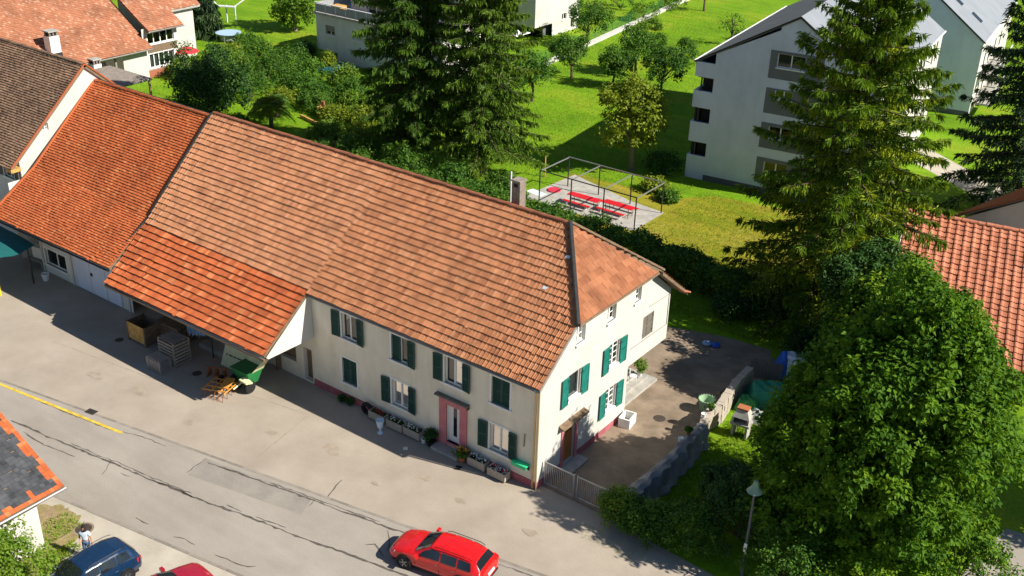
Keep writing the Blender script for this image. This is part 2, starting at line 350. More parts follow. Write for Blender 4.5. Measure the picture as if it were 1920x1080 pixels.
CRACKS = [
 [(-24.26, -12.17), (-23.13, -11.98), (-21.74, -11.87), (-20.18, -11.6), (-18.2, -11.34), (-16.98, -11.1), (-15.16, -10.92), (-13.63, -10.66), (-12.32, -10.47), (-10.86, -10.22), (-9.53, -9.9), (-8.13, -9.66), (-6.55, -9.42), (-3.99, -8.89), (-2.4, -8.57), (2, -7.8), (9, -6.6)],
 [(-19.01, -9.25), (-17.93, -8.88), (-16.35, -8.69)],
 [(-13.73, -8.29), (-12.48, -8.03), (-11.44, -7.83), (-10.18, -7.62), (-8.77, -7.35), (-7.56, -7.15), (-5.98, -6.89), (-5.08, -6.66), (-4.11, -6.52), (-3.19, -6.35), (.5, -5.5)],
 [(1.72, -5.29), (2.46, -5.13), (3.29, -4.97), (6, -4.4)], [(-17.36, -11.04), (-16.74, -12.01)], [(-13.99, -8.13), (-13.77, -9.43)], [(-7.64, -5.22), (-7.17, -6.67)],
 [(-7.49, -7.1), (-7.38, -7.6)], [(-12.82, -13.02), (-12.0, -12.92)], [(-10.45, -12.77), (-9.88, -12.54), (-9.3, -12.53)], [(-8.1, -12.4), (-7.26, -12.23), (-6.65, -12.17), (-6.18, -11.8)],
 [(-10.39, -9.84), (-9.45, -9.75)], [(-16.21, -11.4), (-15.59, -11.3)], [(-22.84, -12.35), (-20.99, -12.34), (-19.0, -11.98)], [(-8.66, -9.61), (-7.07, -9.26)], [(-14.61, -10.83), (-13.08, -10.48), (-11.97, -10.44)],
 [(-25.5, -10.35), (-22.4, -9.95), (-19.6, -9.5)], [(-3.4, -6.6), (-2.6, -7.3), (-2.5, -7.6)], [(-2.3, -8.0), (-3.2, -7.6), (-3.5, -7.9)]]
for i, c in enumerate(CRACKS): ribbon('crack', c, .10 if i in (0, 2) else .06, .010, 'tar', road, .035, i)
for k in (0, 2): ribbon('crack', [(x + .05, y + .16) for x, y in CRACKS[k][3:9]], .05, .0095, 'tar', road, .04, 40 + k)
for pts in ([(-14.0, -8.1), (-7.7, -5.3 - 1.8), (-7.2, -8.2), (-13.6, -9.5)], [(1.5, -6.3), (8.5, -5.0), (8.8, -6.3), (1.8, -7.6)], [(-33, -14.5), (-25, -13.2), (-24.6, -14.6), (-32.6, -16)]): sheet('asphalt_patch', pts, .0085, 'asphalt_patch', road)
ribbon('lane_line', [(-34, -11.55), (-27.9, -10.62), (-18.95, -9.33)], .17, .014, 'yellow_paint', road)
for nm, f, x0, x1 in (('kerb', RU, -60, 30), ('kerb', RL, -40, 30)):
    mb = MB(); x = x0
    while x < x1:
        w = .98; dx = .012
        mb.hexa([(x + dx, f(x) - .07, -.05), (x + w, f(x + w) - .07, -.05), (x + w, f(x + w) + .07, -.05), (x + dx, f(x) + .07, -.05),
                 (x + dx, f(x) - .07, .014), (x + w, f(x + w) - .07, .014), (x + w, f(x + w) + .07, .014), (x + dx, f(x) + .07, .014)]); x += 1
    struct('kerb', mb, 'kerb')
fc_ = bpy.data.objects['forecourt']; rs_ = random.Random(4)
for i_, (x, y, r_) in enumerate(((-9.9, -3.6, .35), (-9.5, -3.9, .2), (-13.2, -4.6, .3), (-4.6, -2.6, .22), (-21.5, -6.3, .4), (-17.2, -6.6, .25), (-2.2, -2.9, .18), (-24.8, -6.9, .3), (-6.2, -4.4, .15), (1.6, -2.7, .25))):
    sheet('stain', [(x + r_ * rs_.uniform(.6, 1.3) * math.cos(k * .524) * 1.6, y + r_ * rs_.uniform(.6, 1.2) * math.sin(k * .524)) for k in range(12)], .004 + .0012 * i_, 'oil_stain', fc_)
for a, b in (((-22, -3.8), (-13, -2.3)), ((-12.9, -2.4), (-12.1, -6.6)), ((-30, -6.2), (-21, -5.0))): ribbon('joint', [a, b], .03, .003, 'kerb', fc_, .01, 7)
def manhole(x, y, r_, label, z=.012, square=False):
    t = thing('manhole_cover' if not square else 'drain_grate', label, 'manhole cover' if not square else 'drain', (x, y, 0), .18 if square else 0)
    if square:
        MB().box(-.3, .3, -.2, .2, 0, z).build('frame', 'iron', t)
        for k in range(6): MB().box(-.26 + k * .09, -.20 + k * .09, -.16, .16, z, z + .012).build('bar', 'dark_metal', t)
    else:
        MB().lathe([(r_ * 1.25, 0), (r_ * 1.25, z - .004), (r_, z - .003)], n=28).build('ring', 'yard', t)
        MB().lathe([(r_, 0), (r_, z), (r_ * .95, z + .004), (0.02, z + .004)], n=28).build('lid', 'iron', t)
sheet('side_lane', [(17.8, 2.5), (40, 6), (40, 14.2), (18.6, 11.2), (18.0, 8.0)], .003, 'asphalt')
manhole(1.57, 9.04, .33, 'round iron manhole cover in the sunlit yard beside the gable')
manhole(-13.96, -14.88, .36, 'round rusty manhole cover near the standing person')
manhole(-21.81, -9.15, .3, 'small square drain grate beside the yellow road line', square=True, z=.018)
manhole(-27.1, -3.7, .22, 'small dark cover in the shaded paving left of the wooden crate')
manhole(-20.67, -3.28, .25, 'small dark cover in the shaded paving under the lean-to roof')

# ------------------------------------------------------------------ roofs and walls
FLAT = [(0, 0), (.97, 0), (1, -.02)]
ROLL = [(0, .012), (.07, .03), (.17, .034), (.26, .006), (.52, .0), (.60, .018), (.68, .0), (1, .0)]
WAVE = [(0, .01), (.10, .05), (.24, .065), (.38, .045), (.5, .01), (.75, .0), (1, .01)]
def tile_mesh(name, prof, lu, lv, thick, m, s0=-.08):
    k = len(prof); V = []; F = []
    for s, dz in ((s0, thick), (1.0, .003)):
        V += [(t * lu, s * lv, h + dz) for t, h in prof]
    V += [(t * lu, s0 * lv, -.015) for t, h in prof]
    for i in range(k - 1):
        F.append((i, i + 1, k + i + 1, k + i)); F.append((2 * k + i, 2 * k + i + 1, i + 1, i))
    me = bpy.data.meshes.new(name); me.from_pydata(V, [], F); me.materials.append(MATS[m]); me.update(); return me
def roof_field(parent, c00, c10, c01, c11, nr, nc, prof, m, thick=.045, keep=None, single=None, seed=0, wav=.012, name='roof_tiles', lift=.02, piece='roof_tile'):
    """tiles over a quad (eave left, eave right, ridge left, ridge right); `single` picks tiles built one by one"""
    rg = np.random.default_rng(seed)
    c00, c10, c01, c11 = [np.array(c, float) for c in (c00, c10, c01, c11)]
    n = np.cross(c10 - c00, c01 - c00); n /= np.linalg.norm(n)
    J, I = np.meshgrid(np.arange(nc), np.arange(nr)); J = J.ravel(); I = I.ravel()
    def pos(u, v): return (c00 * ((1 - u) * (1 - v))[..., None] + c10 * (u * (1 - v))[..., None] + c01 * ((1 - u) * v)[..., None] + c11 * (u * v)[..., None])
    ctr = pos((J + .5) / nc, (I + .5) / nr)
    ok = np.ones(len(J), bool) if keep is None else keep(ctr)
    sg = np.zeros(len(J), bool) if single is None else (single(ctr, I, J) & ok)
    mass = ok & ~sg
    k = len(prof); t = np.array([p[0] for p in prof]); h = np.array([p[1] for p in prof])
    s0 = -.08; tt = np.concatenate([t, t, t]); ss = np.concatenate([np.full(k, s0), np.ones(k), np.full(k, s0)])
    hh = np.concatenate([h + thick, h + .003, np.full(k, -.015)])
    Jm, Im = J[mass], I[mass]; N = len(Jm)
    if N:
        jt = rg.normal(0, .007, N)[:, None]; js = rg.normal(0, .03, N)[:, None]
        u = (Jm[:, None] + tt[None]) / nc; v = np.clip((Im[:, None] + ss[None] + js) / nr, -.02, 1)
        wv = wav * (np.sin(u * 11 + seed) * np.cos(v * 5 + seed) + .5 * np.sin(u * 27 + seed * 2))
        P = pos(u, v) + n * (hh[None] + jt + wv + lift)[..., None]
        f = []
        for i in range(k - 1): f += [(i, i + 1, k + i + 1, k + i), (2 * k + i, 2 * k + i + 1, i + 1, i)]
        f = np.array(f); F = (f[None] + (np.arange(N) * 3 * k)[:, None, None]).reshape(-1, 4)
        o = npmesh(name, P.reshape(-1, 3), F, m, np.repeat(rg.random(N), len(f)), parent, world=True); o['kind'] = 'stuff'
    if sg.any():
        eu = (c10 - c00); lu = np.linalg.norm(eu) / nc; ev = (c01 - c00); lv = np.linalg.norm(ev) / nr
        eu = eu / np.linalg.norm(eu); e2 = np.cross(n, eu)
        me = tile_mesh(piece, prof, lu, lv, thick, m)
        off = np.array(parent_loc(parent)); p0 = pos(J[sg] / nc, I[sg] / nr)
        for q in range(len(p0)):
            o = link(piece, me, parent); a = rg.normal(0, .01); sl_ = -.07 if rg.random() < .03 else rg.normal(0, .006)
            mt = Matrix(((eu[0], e2[0], n[0], 0), (eu[1], e2[1], n[1], 0), (eu[2], e2[2], n[2], 0), (0, 0, 0, 1)))
            o.matrix_local = Matrix.Translation(Vector(p0[q] - off + n * (lift + rg.normal(0, .006)))) @ mt @ Matrix.Translation((0, sl_, 0)) @ Matrix.Rotation(a, 4, 'Z')
def slab(mb, c00, c10, c01, c11, th):
    c = [Vector(p) for p in (c00, c10, c11, c01)]; n = (c[1] - c[0]).cross(c[3] - c[0]).normalized()
    return mb.hexa([p - n * th for p in c] + c)
def wall(mb, o, u, rect, holes=(), depth=.22, inward=None):
    """upright wall in the plane through o along unit vector u; rect and holes in (u0,u1,z0,z1); reveals go along `inward`"""
    o = Vector(o); u = Vector(u); inw = Vector(inward) if inward else Vector((-u.y, u.x, 0))
    U = sorted({rect[0], rect[1], *[h[0] for h in holes], *[h[1] for h in holes]}); Zs = sorted({rect[2], rect[3], *[h[2] for h in holes], *[h[3] for h in holes]})
    U = [x for x in U if rect[0] <= x <= rect[1]]; Zs = [z for z in Zs if rect[2] <= z <= rect[3]]
    pt = lambda a, z, d=0: o + u * a + Vector((0, 0, z)) + inw * d
    for a, b in zip(U, U[1:]):
        for c, d in zip(Zs, Zs[1:]):
            if any(h[0] <= (a + b) / 2 <= h[1] and h[2] <= (c + d) / 2 <= h[3] for h in holes): continue
            mb.poly(pt(a, c), pt(b, c), pt(b, d), pt(a, d))
    for a, b, c, d in holes:
        for p, q in (((a, c), (b, c)), ((b, c), (b, d)), ((b, d), (a, d)), ((a, d), (a, c))):
            mb.poly(pt(*p), pt(*q), pt(*q, depth), pt(*p, depth))
    return mb
class Frame:
    """local axes on a wall: u along, n outward"""
    def __init__(s, o, u, n): s.o = Vector(o); s.u = Vector(u); s.n = Vector(n)
    def p(s, a, z, d=0): return s.o + s.u * a + Vector((0, 0, z)) + s.n * d
    def box(s, mb, a0, a1, z0, z1, d0, d1):
        return mb.hexa([s.p(a0, z0, d0), s.p(a1, z0, d0), s.p(a1, z0, d1), s.p(a0, z0, d1), s.p(a0, z1, d0), s.p(a1, z1, d0), s.p(a1, z1, d1), s.p(a0, z1, d1)])
WORLD = True
def window(root, fr, a0, a1, z0, z1, surround=.1, sill=True, mull=1, bars=0, frame_m='white_paint', curtain=True, glass='glass', sm='white_paint', depth=.16, proud=.025):
    mb = MB()
    if surround:
        s = surround
        fr.box(mb, a0 - s, a0, z0, z1, -.02, proud); fr.box(mb, a1, a1 + s, z0, z1, -.02, proud)
        fr.box(mb, a0 - s, a1 + s, z1, z1 + s, -.02, proud + .003)
    w = .055; d0, d1 = -depth - .03, -depth + .03
    fr.box(mb, a0, a0 + w, z0, z1, d0, d1); fr.box(mb, a1 - w, a1, z0, z1, d0, d1)
    fr.box(mb, a0 + w, a1 - w, z0, z0 + w, d0, d1); fr.box(mb, a0 + w, a1 - w, z1 - w, z1, d0, d1)
    for i in range(mull):
        c = a0 + (a1 - a0) * (i + 1) / (mull + 1); fr.box(mb, c - .045, c + .045, z0 + w, z1 - w, d0, d1 + .01)
    win = mb.build('window', [frame_m if not surround else sm], root, world=WORLD)
    n = mull + 1
    for i in range(n):
        pa, pb = a0 + (a1 - a0) * i / n + .05, a0 + (a1 - a0) * (i + 1) / n - .05
        g = MB(); g.poly(fr.p(pa, z0 + w, -depth), fr.p(pb, z0 + w, -depth), fr.p(pb, z1 - w, -depth), fr.p(pa, z1 - w, -depth)); g.build('pane', glass, win, world=WORLD)
        for b in range(bars):
            zc = z0 + (z1 - z0) * (b + 1) / (bars + 1); fr.box(MB(), pa, pb, zc - .018, zc + .018, -depth - .012, -depth + .018).build('glazing_bar', frame_m, win, world=WORLD)
    if curtain:
        cb = MB(); N = 18; prev = None
        for side in (0, 1):
            prev = None
            for i in range(N + 1):
                t = i / N * .47 + side * .53; a = a0 + .04 + (a1 - a0 - .08) * t; d = -depth - .14 + .025 * math.sin(i * 2.2)
                if prev: cb.poly(fr.p(prev[0], z0, prev[1]), fr.p(a, z0, d), fr.p(a, z1, d), fr.p(prev[0], z1, prev[1]))
                prev = (a, d)
        cb.build('curtain', 'curtain', win, world=WORLD, fix=False)
    if glass == 'glass_dark':
        g = MB(); d_ = -depth - .5; g.poly(fr.p(a0 - .4, z0 - .3, d_), fr.p(a1 + .4, z0 - .3, d_), fr.p(a1 + .4, z1 + .3, d_), fr.p(a0 - .4, z1 + .3, d_)); g.build('dark_backing', 'unlit_black', win, world=WORLD, fix=False)  # near-black sheet behind the glass stands in for the unlit room
    if sill:
        fr.box(MB(), a0 - surround - .05, a1 + surround + .05, z0 - .1, z0, -.05, .09).build('sill', sm, win, world=WORLD)
    return win
def shutter(root, fr, a0, a1, z0, z1, m, ajar=0, hinge='l', d=.03, slats=True):
    """board shutter with frame, slats; opened flat on the wall, or ajar by an angle"""
    def tr(a, dd):
        h = a0 if hinge == 'l' else a1; r_ = a - h
        return h + r_ * math.cos(ajar), d + dd + abs(r_) * math.sin(ajar)
    def bx(mb, x0, x1, zz0, zz1, d0, d1):
        c = []
        for zz in (zz0, zz1):
            for (x, dd) in ((x0, d0), (x1, d0), (x1, d1), (x0, d1)):
                a, q = tr(x, dd); c.append(fr.p(a, zz, q))
        mb.hexa(c)
    mb = MB(); w = .07
    bx(mb, a0, a0 + w, z0, z1, 0, .045); bx(mb, a1 - w, a1, z0, z1, 0, .045)
    for zc in (z0, (z0 + z1) / 2 - w / 2, z1 - w): bx(mb, a0 + w, a1 - w, zc, zc + w, 0, .045)
    sh = mb.build('shutter', m, root, world=WORLD)
    mb = MB(); bx(mb, a0 + w, a1 - w, z0 + w, z1 - w, .002, .012)
    if slats:
        z = z0 + w + .01
        while z < z1 - w - .05:
            bx(mb, a0 + w, a1 - w, z, z + .03, .012, .034); z += .06
    o = mb.build('slats', m, sh, world=WORLD)
    for zc in (z0 + .2, z1 - .25):
        hg = MB(); bx(hg, a0 - .03 if hinge == 'l' else a1 - .1, a0 + .1 if hinge == 'l' else a1 + .03, zc, zc + .05, .045, .052); hg.build('hinge', 'trim_black', sh, world=WORLD)
    return sh
def gutter(root, a, b, r_=.075, m='zinc', name='gutter'):
    a, b = Vector(a), Vector(b); d = (b - a).normalized(); s = d.cross(Vector((0, 0, 1))).normalized(); mb = MB(); N = 6; pr = []
    for i in range(N + 1): an = math.pi * i / N; pr.append((s * (math.cos(an) * r_), -math.sin(an) * r_))
    for (s1, z1), (s2, z2) in zip(pr, pr[1:]):
        mb.poly(a + s1 + Vector((0, 0, z1)), b + s1 + Vector((0, 0, z1)), b + s2 + Vector((0, 0, z2)), a + s2 + Vector((0, 0, z2)))
    return mb.build(name, m, root, world=True, fix=False)
def ridge_caps(root, a, b, m, r_=.13, step=.38, name='ridge_tile', single=True, seed=1):
    a, b = Vector(a), Vector(b); L = (b - a).length; n = int(L / step); d = (b - a) / n; dn = d.normalized()
    s = dn.cross(Vector((0, 0, 1))).normalized(); up = s.cross(dn); rr = random.Random(seed)
    def cap(mb, o):
        N = 6; R0, R1 = r_ * 1.05, r_ * .9
        for i in range(N):
            a0, a1 = math.pi * i / N, math.pi * (i + 1) / N
            q = [(o, R0, a0), (o, R0, a1), (o + d * 1.06, R1, a1), (o + d * 1.06, R1, a0)]
            mb.poly(*[p + s * (math.cos(an) * rad) + up * (math.sin(an) * rad * .8) for p, rad, an in q])
    if single:
        mb = MB(); cap(mb, Vector((0, 0, 0))); me0 = mb.build(name, m, root); me = me0.data; off = parent_loc(root)
        for i in range(n):
            o = me0 if i == 0 else link(name, me, root)
            o.location = a + d * i - off + Vector((0, 0, rr.uniform(-.012, .012)))
    else:
        mb = MB()
        for i in range(n):
            mb.rv = rr.random(); cap(mb, a + d * i)
        o = mb.build(name, m, root, world=True); o['kind'] = 'stuff'

# ------------------------------------------------------------------ the long farmhouse
K = .772
zf = lambda y: 5.8 + K * y
RY, RZ = 6.41, 10.75
farm = thing('farmhouse', 'long cream farmhouse with green shutters and salmon tiled half-hipped roof', 'house', (-7, 3, 0))
FU = Frame((0, 0, 0), (1, 0, 0), (0, -1, 0))       # street front
GU = Frame((0, 0, 0), (0, 1, 0), (1, 0, 0))        # gable
WINS = [(-12.5, -11.45, 3.8, 5.28), (-9.05, -7.95, 3.8, 5.28), (-5.58, -4.5, 3.8, 5.28), (-2.72, -1.65, 3.8, 5.28),
        (-12.6, -11.55, 1.12, 2.62), (-9.08, -7.98, 1.12, 2.62), (-2.76, -1.66, 1.12, 2.62)]
FD = (-5.45, -4.6, .4, 2.6)
mb = MB(); wall(mb, (0, 0, 0), (1, 0, 0), (-14.8, 0, 0, 5.68), WINS + [FD], .24, (0, 1, 0)); mb.build('front_wall', 'plaster_cream', farm, world=True, fix=False)
GW = [(2.85, 3.62, 6.6, 7.7), (5.56, 6.35, 6.6, 7.72), (8.1, 8.76, 6.68, 7.55), (9.2, 10.3, 4.12, 5.42), (2.38, 3.42, 3.72, 5.14), (5.97, 6.92, 3.85, 5.2), (5.92, 6.9, 1.25, 2.6)]
GD = (2.22, 3.2, .12, 2.2)
mb = MB()
wall(mb, (0, 0, 0), (0, 1, 0), (0, 8.0, 0, 3.05), [GW[6], GD], .24, (-1, 0, 0))
wall(mb, (0, 0, 0), (0, 1, 0), (0, 11.95, 3.05, 5.68), GW[3:6], .24, (-1, 0, 0))
wall(mb, (0, 0, 0), (0, 1, 0), (2.75, 9.75, 5.68, 7.85), GW[:3], .24, (-1, 0, 0))
mb.poly((0, 0, 5.68), (0, 2.75, 5.68), (0, 2.75, 7.85)); mb.poly((0, 9.75, 5.68), (0, 11.95, 5.68), (0, 11.95, 6.05), (0, 9.75, 7.85))
mb.build('gable_wall', 'plaster_white', farm, world=True, fix=False)
mb = MB(); mb.poly((0, 8.0, 0), (-6, 8.0, 0), (-6, 8.0, 3.05), (0, 8.0, 3.05)); mb.poly((0, 8, 3.05), (0, 11.95, 3.05), (-6, 11.95, 3.05), (-6, 8, 3.05))
mb.poly((0, 11.95, 3.05), (-6, 11.95, 3.05), (-6, 11.95, 6.0), (0, 11.95, 6.05)); mb.poly((-6, 8, 0), (-6, 11.95, 0), (-6, 11.95, 3.05), (-6, 8, 3.05)); mb.poly((-6, 11.95, 0), (-14.8, 11.95, 0), (-14.8, 11.95, 6), (-6, 11.95, 6))
mb.build('rear_wall', 'plaster_white', farm, world=True, fix=False)
for a, b in ((-14.8, -5.9), (-4.15, 0)): FU.box(MB(), a, b, 0, .42, -.02, .03).build('plinth', 'plinth_pink', farm, world=True)
for a, b in ((0.03, 2.0), (3.42, 8.0)): GU.box(MB(), a - .06 if a < 1 else a, b, 0, .34, -.02, .03).build('plinth', 'plinth_pink', farm, world=True)
# front windows and shutters
SH = 'shutter_green'
for i, w in enumerate(WINS):
    closed = i in (3, 4); window(farm, FU, *w, surround=.11, curtain=i in (2, 5, 6), glass='glass')
    a0, a1, z0, z1 = w; hw = .53
    if closed:
        mid = (a0 + a1) / 2
        shutter(farm, FU, a0 + .02, mid - .006, z0 + .02, z1 - .01, SH, d=-.1, hinge='l'); shutter(farm, FU, mid + .006, a1 - .02, z0 + .02, z1 - .01, SH, d=-.1, hinge='r')
    elif i == 1:
        shutter(farm, FU, a0 + .02, a0 + .55, z0 + .02, z1 - .01, SH, d=-.09, hinge='l'); shutter(farm, FU, a1 + .01, a1 + .53, z0, z1, SH, ajar=.12, hinge='l')
    else:
        shutter(farm, FU, a0 - .66, a0 - .12, z0, z1, SH, ajar=.10, hinge='r'); shutter(farm, FU, a1 + .05, a1 + .56, z0, z1, SH, ajar=.14, hinge='l')
# gable windows
for i, w in enumerate(GW):
    if i < 3: window(farm, GU, *w, surround=0, mull=1, bars=2, frame_m='white_paint', curtain=False, depth=.2); GU.box(MB(), w[0] - .06, w[1] + .06, w[2] - .12, w[2] - .003, -.05, .06).build('sill', 'concrete', farm, world=True)
    elif i == 3:
        mid = (w[0] + w[1]) / 2
        shutter(farm, GU, w[0] + .01, mid - .006, w[2], w[3], 'shutter_grey', d=-.07); shutter(farm, GU, mid + .006, w[1] - .01, w[2], w[3], 'shutter_grey', d=-.07, hinge='r')
    else:
        window(farm, GU, *w, surround=0, sill=False, mull=1 if i > 4 else 0, bars=3 if i > 4 else 0, curtain=True, depth=.13)
        GU.box(MB(), w[0] - .04, w[1] + .04, w[2] - .1, w[2] - .003, -.05, .07).build('sill', 'white_paint', farm, world=True)
        for a, hg in ((w[0] - .60, 'r'), (w[1] + .05, 'l')): shutter(farm, GU, a, a + .58, w[2] - .12, w[3], 'shutter_teal', ajar=.06, hinge=hg)
# front door with pink surround, canopy and step
mb = MB(); FU.box(mb, -5.9, -5.45, .0, 2.6, -.02, .07); FU.box(mb, -4.6, -4.15, .0, 2.6, -.02, .07); FU.box(mb, -5.9, -4.15, 2.6, 3.02, -.02, .075); FU.box(mb, -5.45, -4.6, .28, .4, -.2, .07)
ds = mb.build('door_surround', 'pink_stone', farm, world=True)
FU.box(MB(), -6.05, -4.0, 3.02, 3.1, -.03, .28).build('door_canopy', 'shutter_grey', farm, world=True)
fd = FU.box(MB(), -5.45, -4.6, .4, 2.6, -.2, -.15).build('door', 'door_white', farm, world=True)
FU.box(MB(), -5.14, -4.92, .75, 2.4, -.15, -.143).build('pane', 'glass_dark', fd, world=True); FU.box(MB(), -4.74, -4.70, 1.4, 1.6, -.15, -.09).build('handle', 'rail_metal', fd, world=True)
FU.box(MB(), -6.0, -4.3, 0, .17, .03, .62).build('doorstep', 'concrete', farm, world=True)
# gable door
mb = MB(); GU.box(mb, 2.0, 2.22, 0, 2.2, -.02, .06); GU.box(mb, 3.2, 3.42, 0, 2.2, -.02, .06); GU.box(mb, 2.0, 3.42, 2.2, 2.42, -.02, .065); mb.build('door_surround', 'pink_stone', farm, world=True)
gd = GU.box(MB(), 2.22, 3.2, .12, 2.2, -.2, -.14).build('door', 'door_wood', farm, world=True)
for a, b, z0, z1 in ((2.32, 2.66, .25, 1.1), (2.76, 3.1, .25, 1.1), (2.32, 2.66, 1.2, 1.6), (2.76, 3.1, 1.2, 1.6)): GU.box(MB(), a, b, z0, z1, -.14, -.125).build('panel', 'door_wood', gd, world=True)
for a in (2.34, 2.60, 2.86): GU.box(MB(), a, a + .19, 1.78, 2.05, -.14, -.130).build('pane', 'glass_dark', gd, world=True)
mb = MB(); mb.hexa([GU.p(1.75, 2.52, 0), GU.p(3.95, 2.52, 0), GU.p(3.95, 2.46, .32), GU.p(1.75, 2.46, .32), GU.p(1.75, 2.66, 0), GU.p(3.95, 2.66, 0), GU.p(3.95, 2.53, .32), GU.p(1.75, 2.53, .32)]); mb.build('door_canopy', 'timber_old', farm, world=True)
GU.box(MB(), 1.95, 3.55, 0, .12, .03, .7).build('doorstep', 'concrete', farm, world=True)
# roof
deck = MB()
slab(deck, (-28.4, -.02, zf(-.02)), (.1, -.02, zf(-.02)), (-28.65, 2.8, zf(2.8)), (.1, 2.8, zf(2.8)), .16)
slab(deck, (-28.65, 2.8, zf(2.8)), (.1, 2.8, zf(2.8)), (-29.4, RY, RZ), (-2.95, RY, RZ), .16)
slab(deck, (-14.8, 12.3, zf(.52)), (-28.5, 12.3, zf(.52)), (-14.8, RY, RZ), (-29.4, RY, RZ), .16)
slab(deck, (.3, 12.9, 5.75), (-14.8, 12.9, 5.75), (.3, 10.0, 7.95), (-14.8, 10.0, 7.95), .16)
slab(deck, (.3, 10.0, 7.95), (-14.8, 10.0, 7.95), (-2.95, RY, RZ), (-14.8, RY, RZ), .16)
deck.poly((.12, 2.8, 7.96), (.12, 10.0, 7.95), (-2.95, RY, RZ - .02))
deck.build('roof_deck', 'roof_wood', farm, world=True, fix=False)
hipx = lambda y: np.where(y < 2.8, .2, .12 - (y - 2.8) / (RY - 2.8) * 3.07)
roof_field(farm, (-14.8, -.16, zf(-.16)), (.14, -.16, zf(-.16)), (-14.8, RY, RZ), (.14, RY, RZ), 22, 68, ROLL, 'tile_salmon', thick=.06, wav=.014, keep=lambda c: c[:, 0] < hipx(c[:, 1]) - .05,
           single=lambda c, I, J: (I < 10) & (J >= 38), seed=3)
roof_field(farm, (-28.42, 0.02, zf(.02)), (-14.8, 0.02, zf(.02)), (-29.4, RY, RZ), (-14.8, RY, RZ), 22, 63, ROLL, 'tile_barn', thick=.06, wav=.014, seed=4, name='barn_tiles', lift=.022)
roof_field(farm, (.3, 12.9, 5.78), (-14.8, 12.9, 5.78), (.3, RY, RZ), (-14.8, RY, RZ), 22, 68, FLAT, 'tile_salmon', keep=lambda c: c[:, 0] < .35 - np.clip((10.0 - c[:, 1]) / (10 - RY), 0, 1) * 3.2, seed=5, name='rear_tiles')
# half hip: courses of flat tiles clipped to the triangle
A_, B_, T_ = Vector((.24, 2.62, 7.84)), Vector((.24, 10.1, 7.84)), Vector((-2.98, RY, RZ + .02))
hn = (B_ - A_).cross(T_ - A_).normalized()
if hn.z < 0: hn = -hn
rows = 12; rr = random.Random(5)
for i in range(rows):
    v0, v1 = i / rows, (i + 1) / rows
    L0, R0, L1, R1 = A_.lerp(T_, v0), B_.lerp(T_, v0), A_.lerp(T_, v1), B_.lerp(T_, v1)
    y = A_.y + (-.31 if i % 2 else 0)
    while y < B_.y:
        y2 = y + .62; q = []
        for yy, (l, r2) in ((y + .008, (L0, R0)), (y2 - .008, (L0, R0)), (y2 - .008, (L1, R1)), (y + .008, (L1, R1))):
            t_ = min(1, max(0, (yy - l.y) / max(1e-6, r2.y - l.y))); q.append(l.lerp(r2, t_))
        if (q[1] - q[0]).length > .03:
            j = rr.uniform(-.005, .005); th = [.05 + j, .05 + j, .012 + j, .012 + j]
            MB().hexa([p + hn * .0 for p in q] + [p + hn * (th[k] + rr.uniform(-.004, .004)) for k, p in enumerate(q)]).build('hip_tile', 'tile_hip', farm, world=True)
        y = y2
mb = MB(); mb.tube([A_ + hn * .05 + Vector((0, -.1, .03)), T_ + Vector((0, 0, .12))], .11, 6); mb.build('hip_flashing', 'dark_metal', farm, world=True)
mb = MB(); mb.tube([B_ + hn * .05 + Vector((.1, .15, .0)), T_ + Vector((0, 0, .1))], .08, 6); mb.build('hip_flashing', 'timber_old', farm, world=True)
MB().tube([A_ + Vector((.05, 0, -.04)), B_ + Vector((.05, .15, -.04))], .06, 6).build('hip_gutter', 'timber_old', farm, world=True)
# verge boards
for pts in ([(.13, -.2, zf(-.2) - .05), (.13, 2.7, zf(2.7) - .05)],): MB().hexa([(x - .02, y, z - .13) for x, y, z in pts] + [(x + .03, y, z - .13) for x, y, z in pts[::-1]] + [(x - .02, y, z + .06) for x, y, z in pts] + [(x + .03, y, z + .06) for x, y, z in pts[::-1]]).build('verge_board', 'timber_grey', farm, world=True)
mb = MB(); mb.hexa([(0.05, 9.9, 7.75), (.5, 9.9, 7.75), (.5, 13.0, 5.42), (.05, 13.0, 5.42), (.05, 9.9, 7.93), (.5, 9.9, 7.93), (.5, 13.0, 5.6), (.05, 13.0, 5.6)]); mb.build('rear_verge', 'timber_old', farm, world=True)
MB().hexa([(.1, 12.3, 5.9), (.62, 12.3, 5.9), (.62, 13.1, 5.55), (.1, 13.1, 5.55), (.1, 12.3, 5.97), (.62, 12.3, 5.97), (.62, 13.1, 5.62), (.1, 13.1, 5.62)]).build('rear_eave', 'tile_red', farm, world=True)
ridge_caps(farm, (-2.9, RY, RZ + .02), (-29.4, RY, RZ + .02), 'tile_ridge', .15, .37)
gutter(farm, (-14.75, -.24, zf(-.2) - .03), (.12, -.24, zf(-.2) - .05))
MB().box(-14.8, .05, -.15, 0, 5.44, 5.5).build('soffit', 'timber_grey', farm, world=True)
MB().tube([(-.1, -.2, 5.5), (-.1, -.1, 5.3), (-.13, -.08, .1)], .05, 8).build('downpipe', 'brass_pipe', farm, world=True, smooth=True)
MB().tube([(.06, -.06, 5.4), (.06, -.06, .05)], .035, 8).build('corner_strip', 'brass_pipe', farm, world=True)
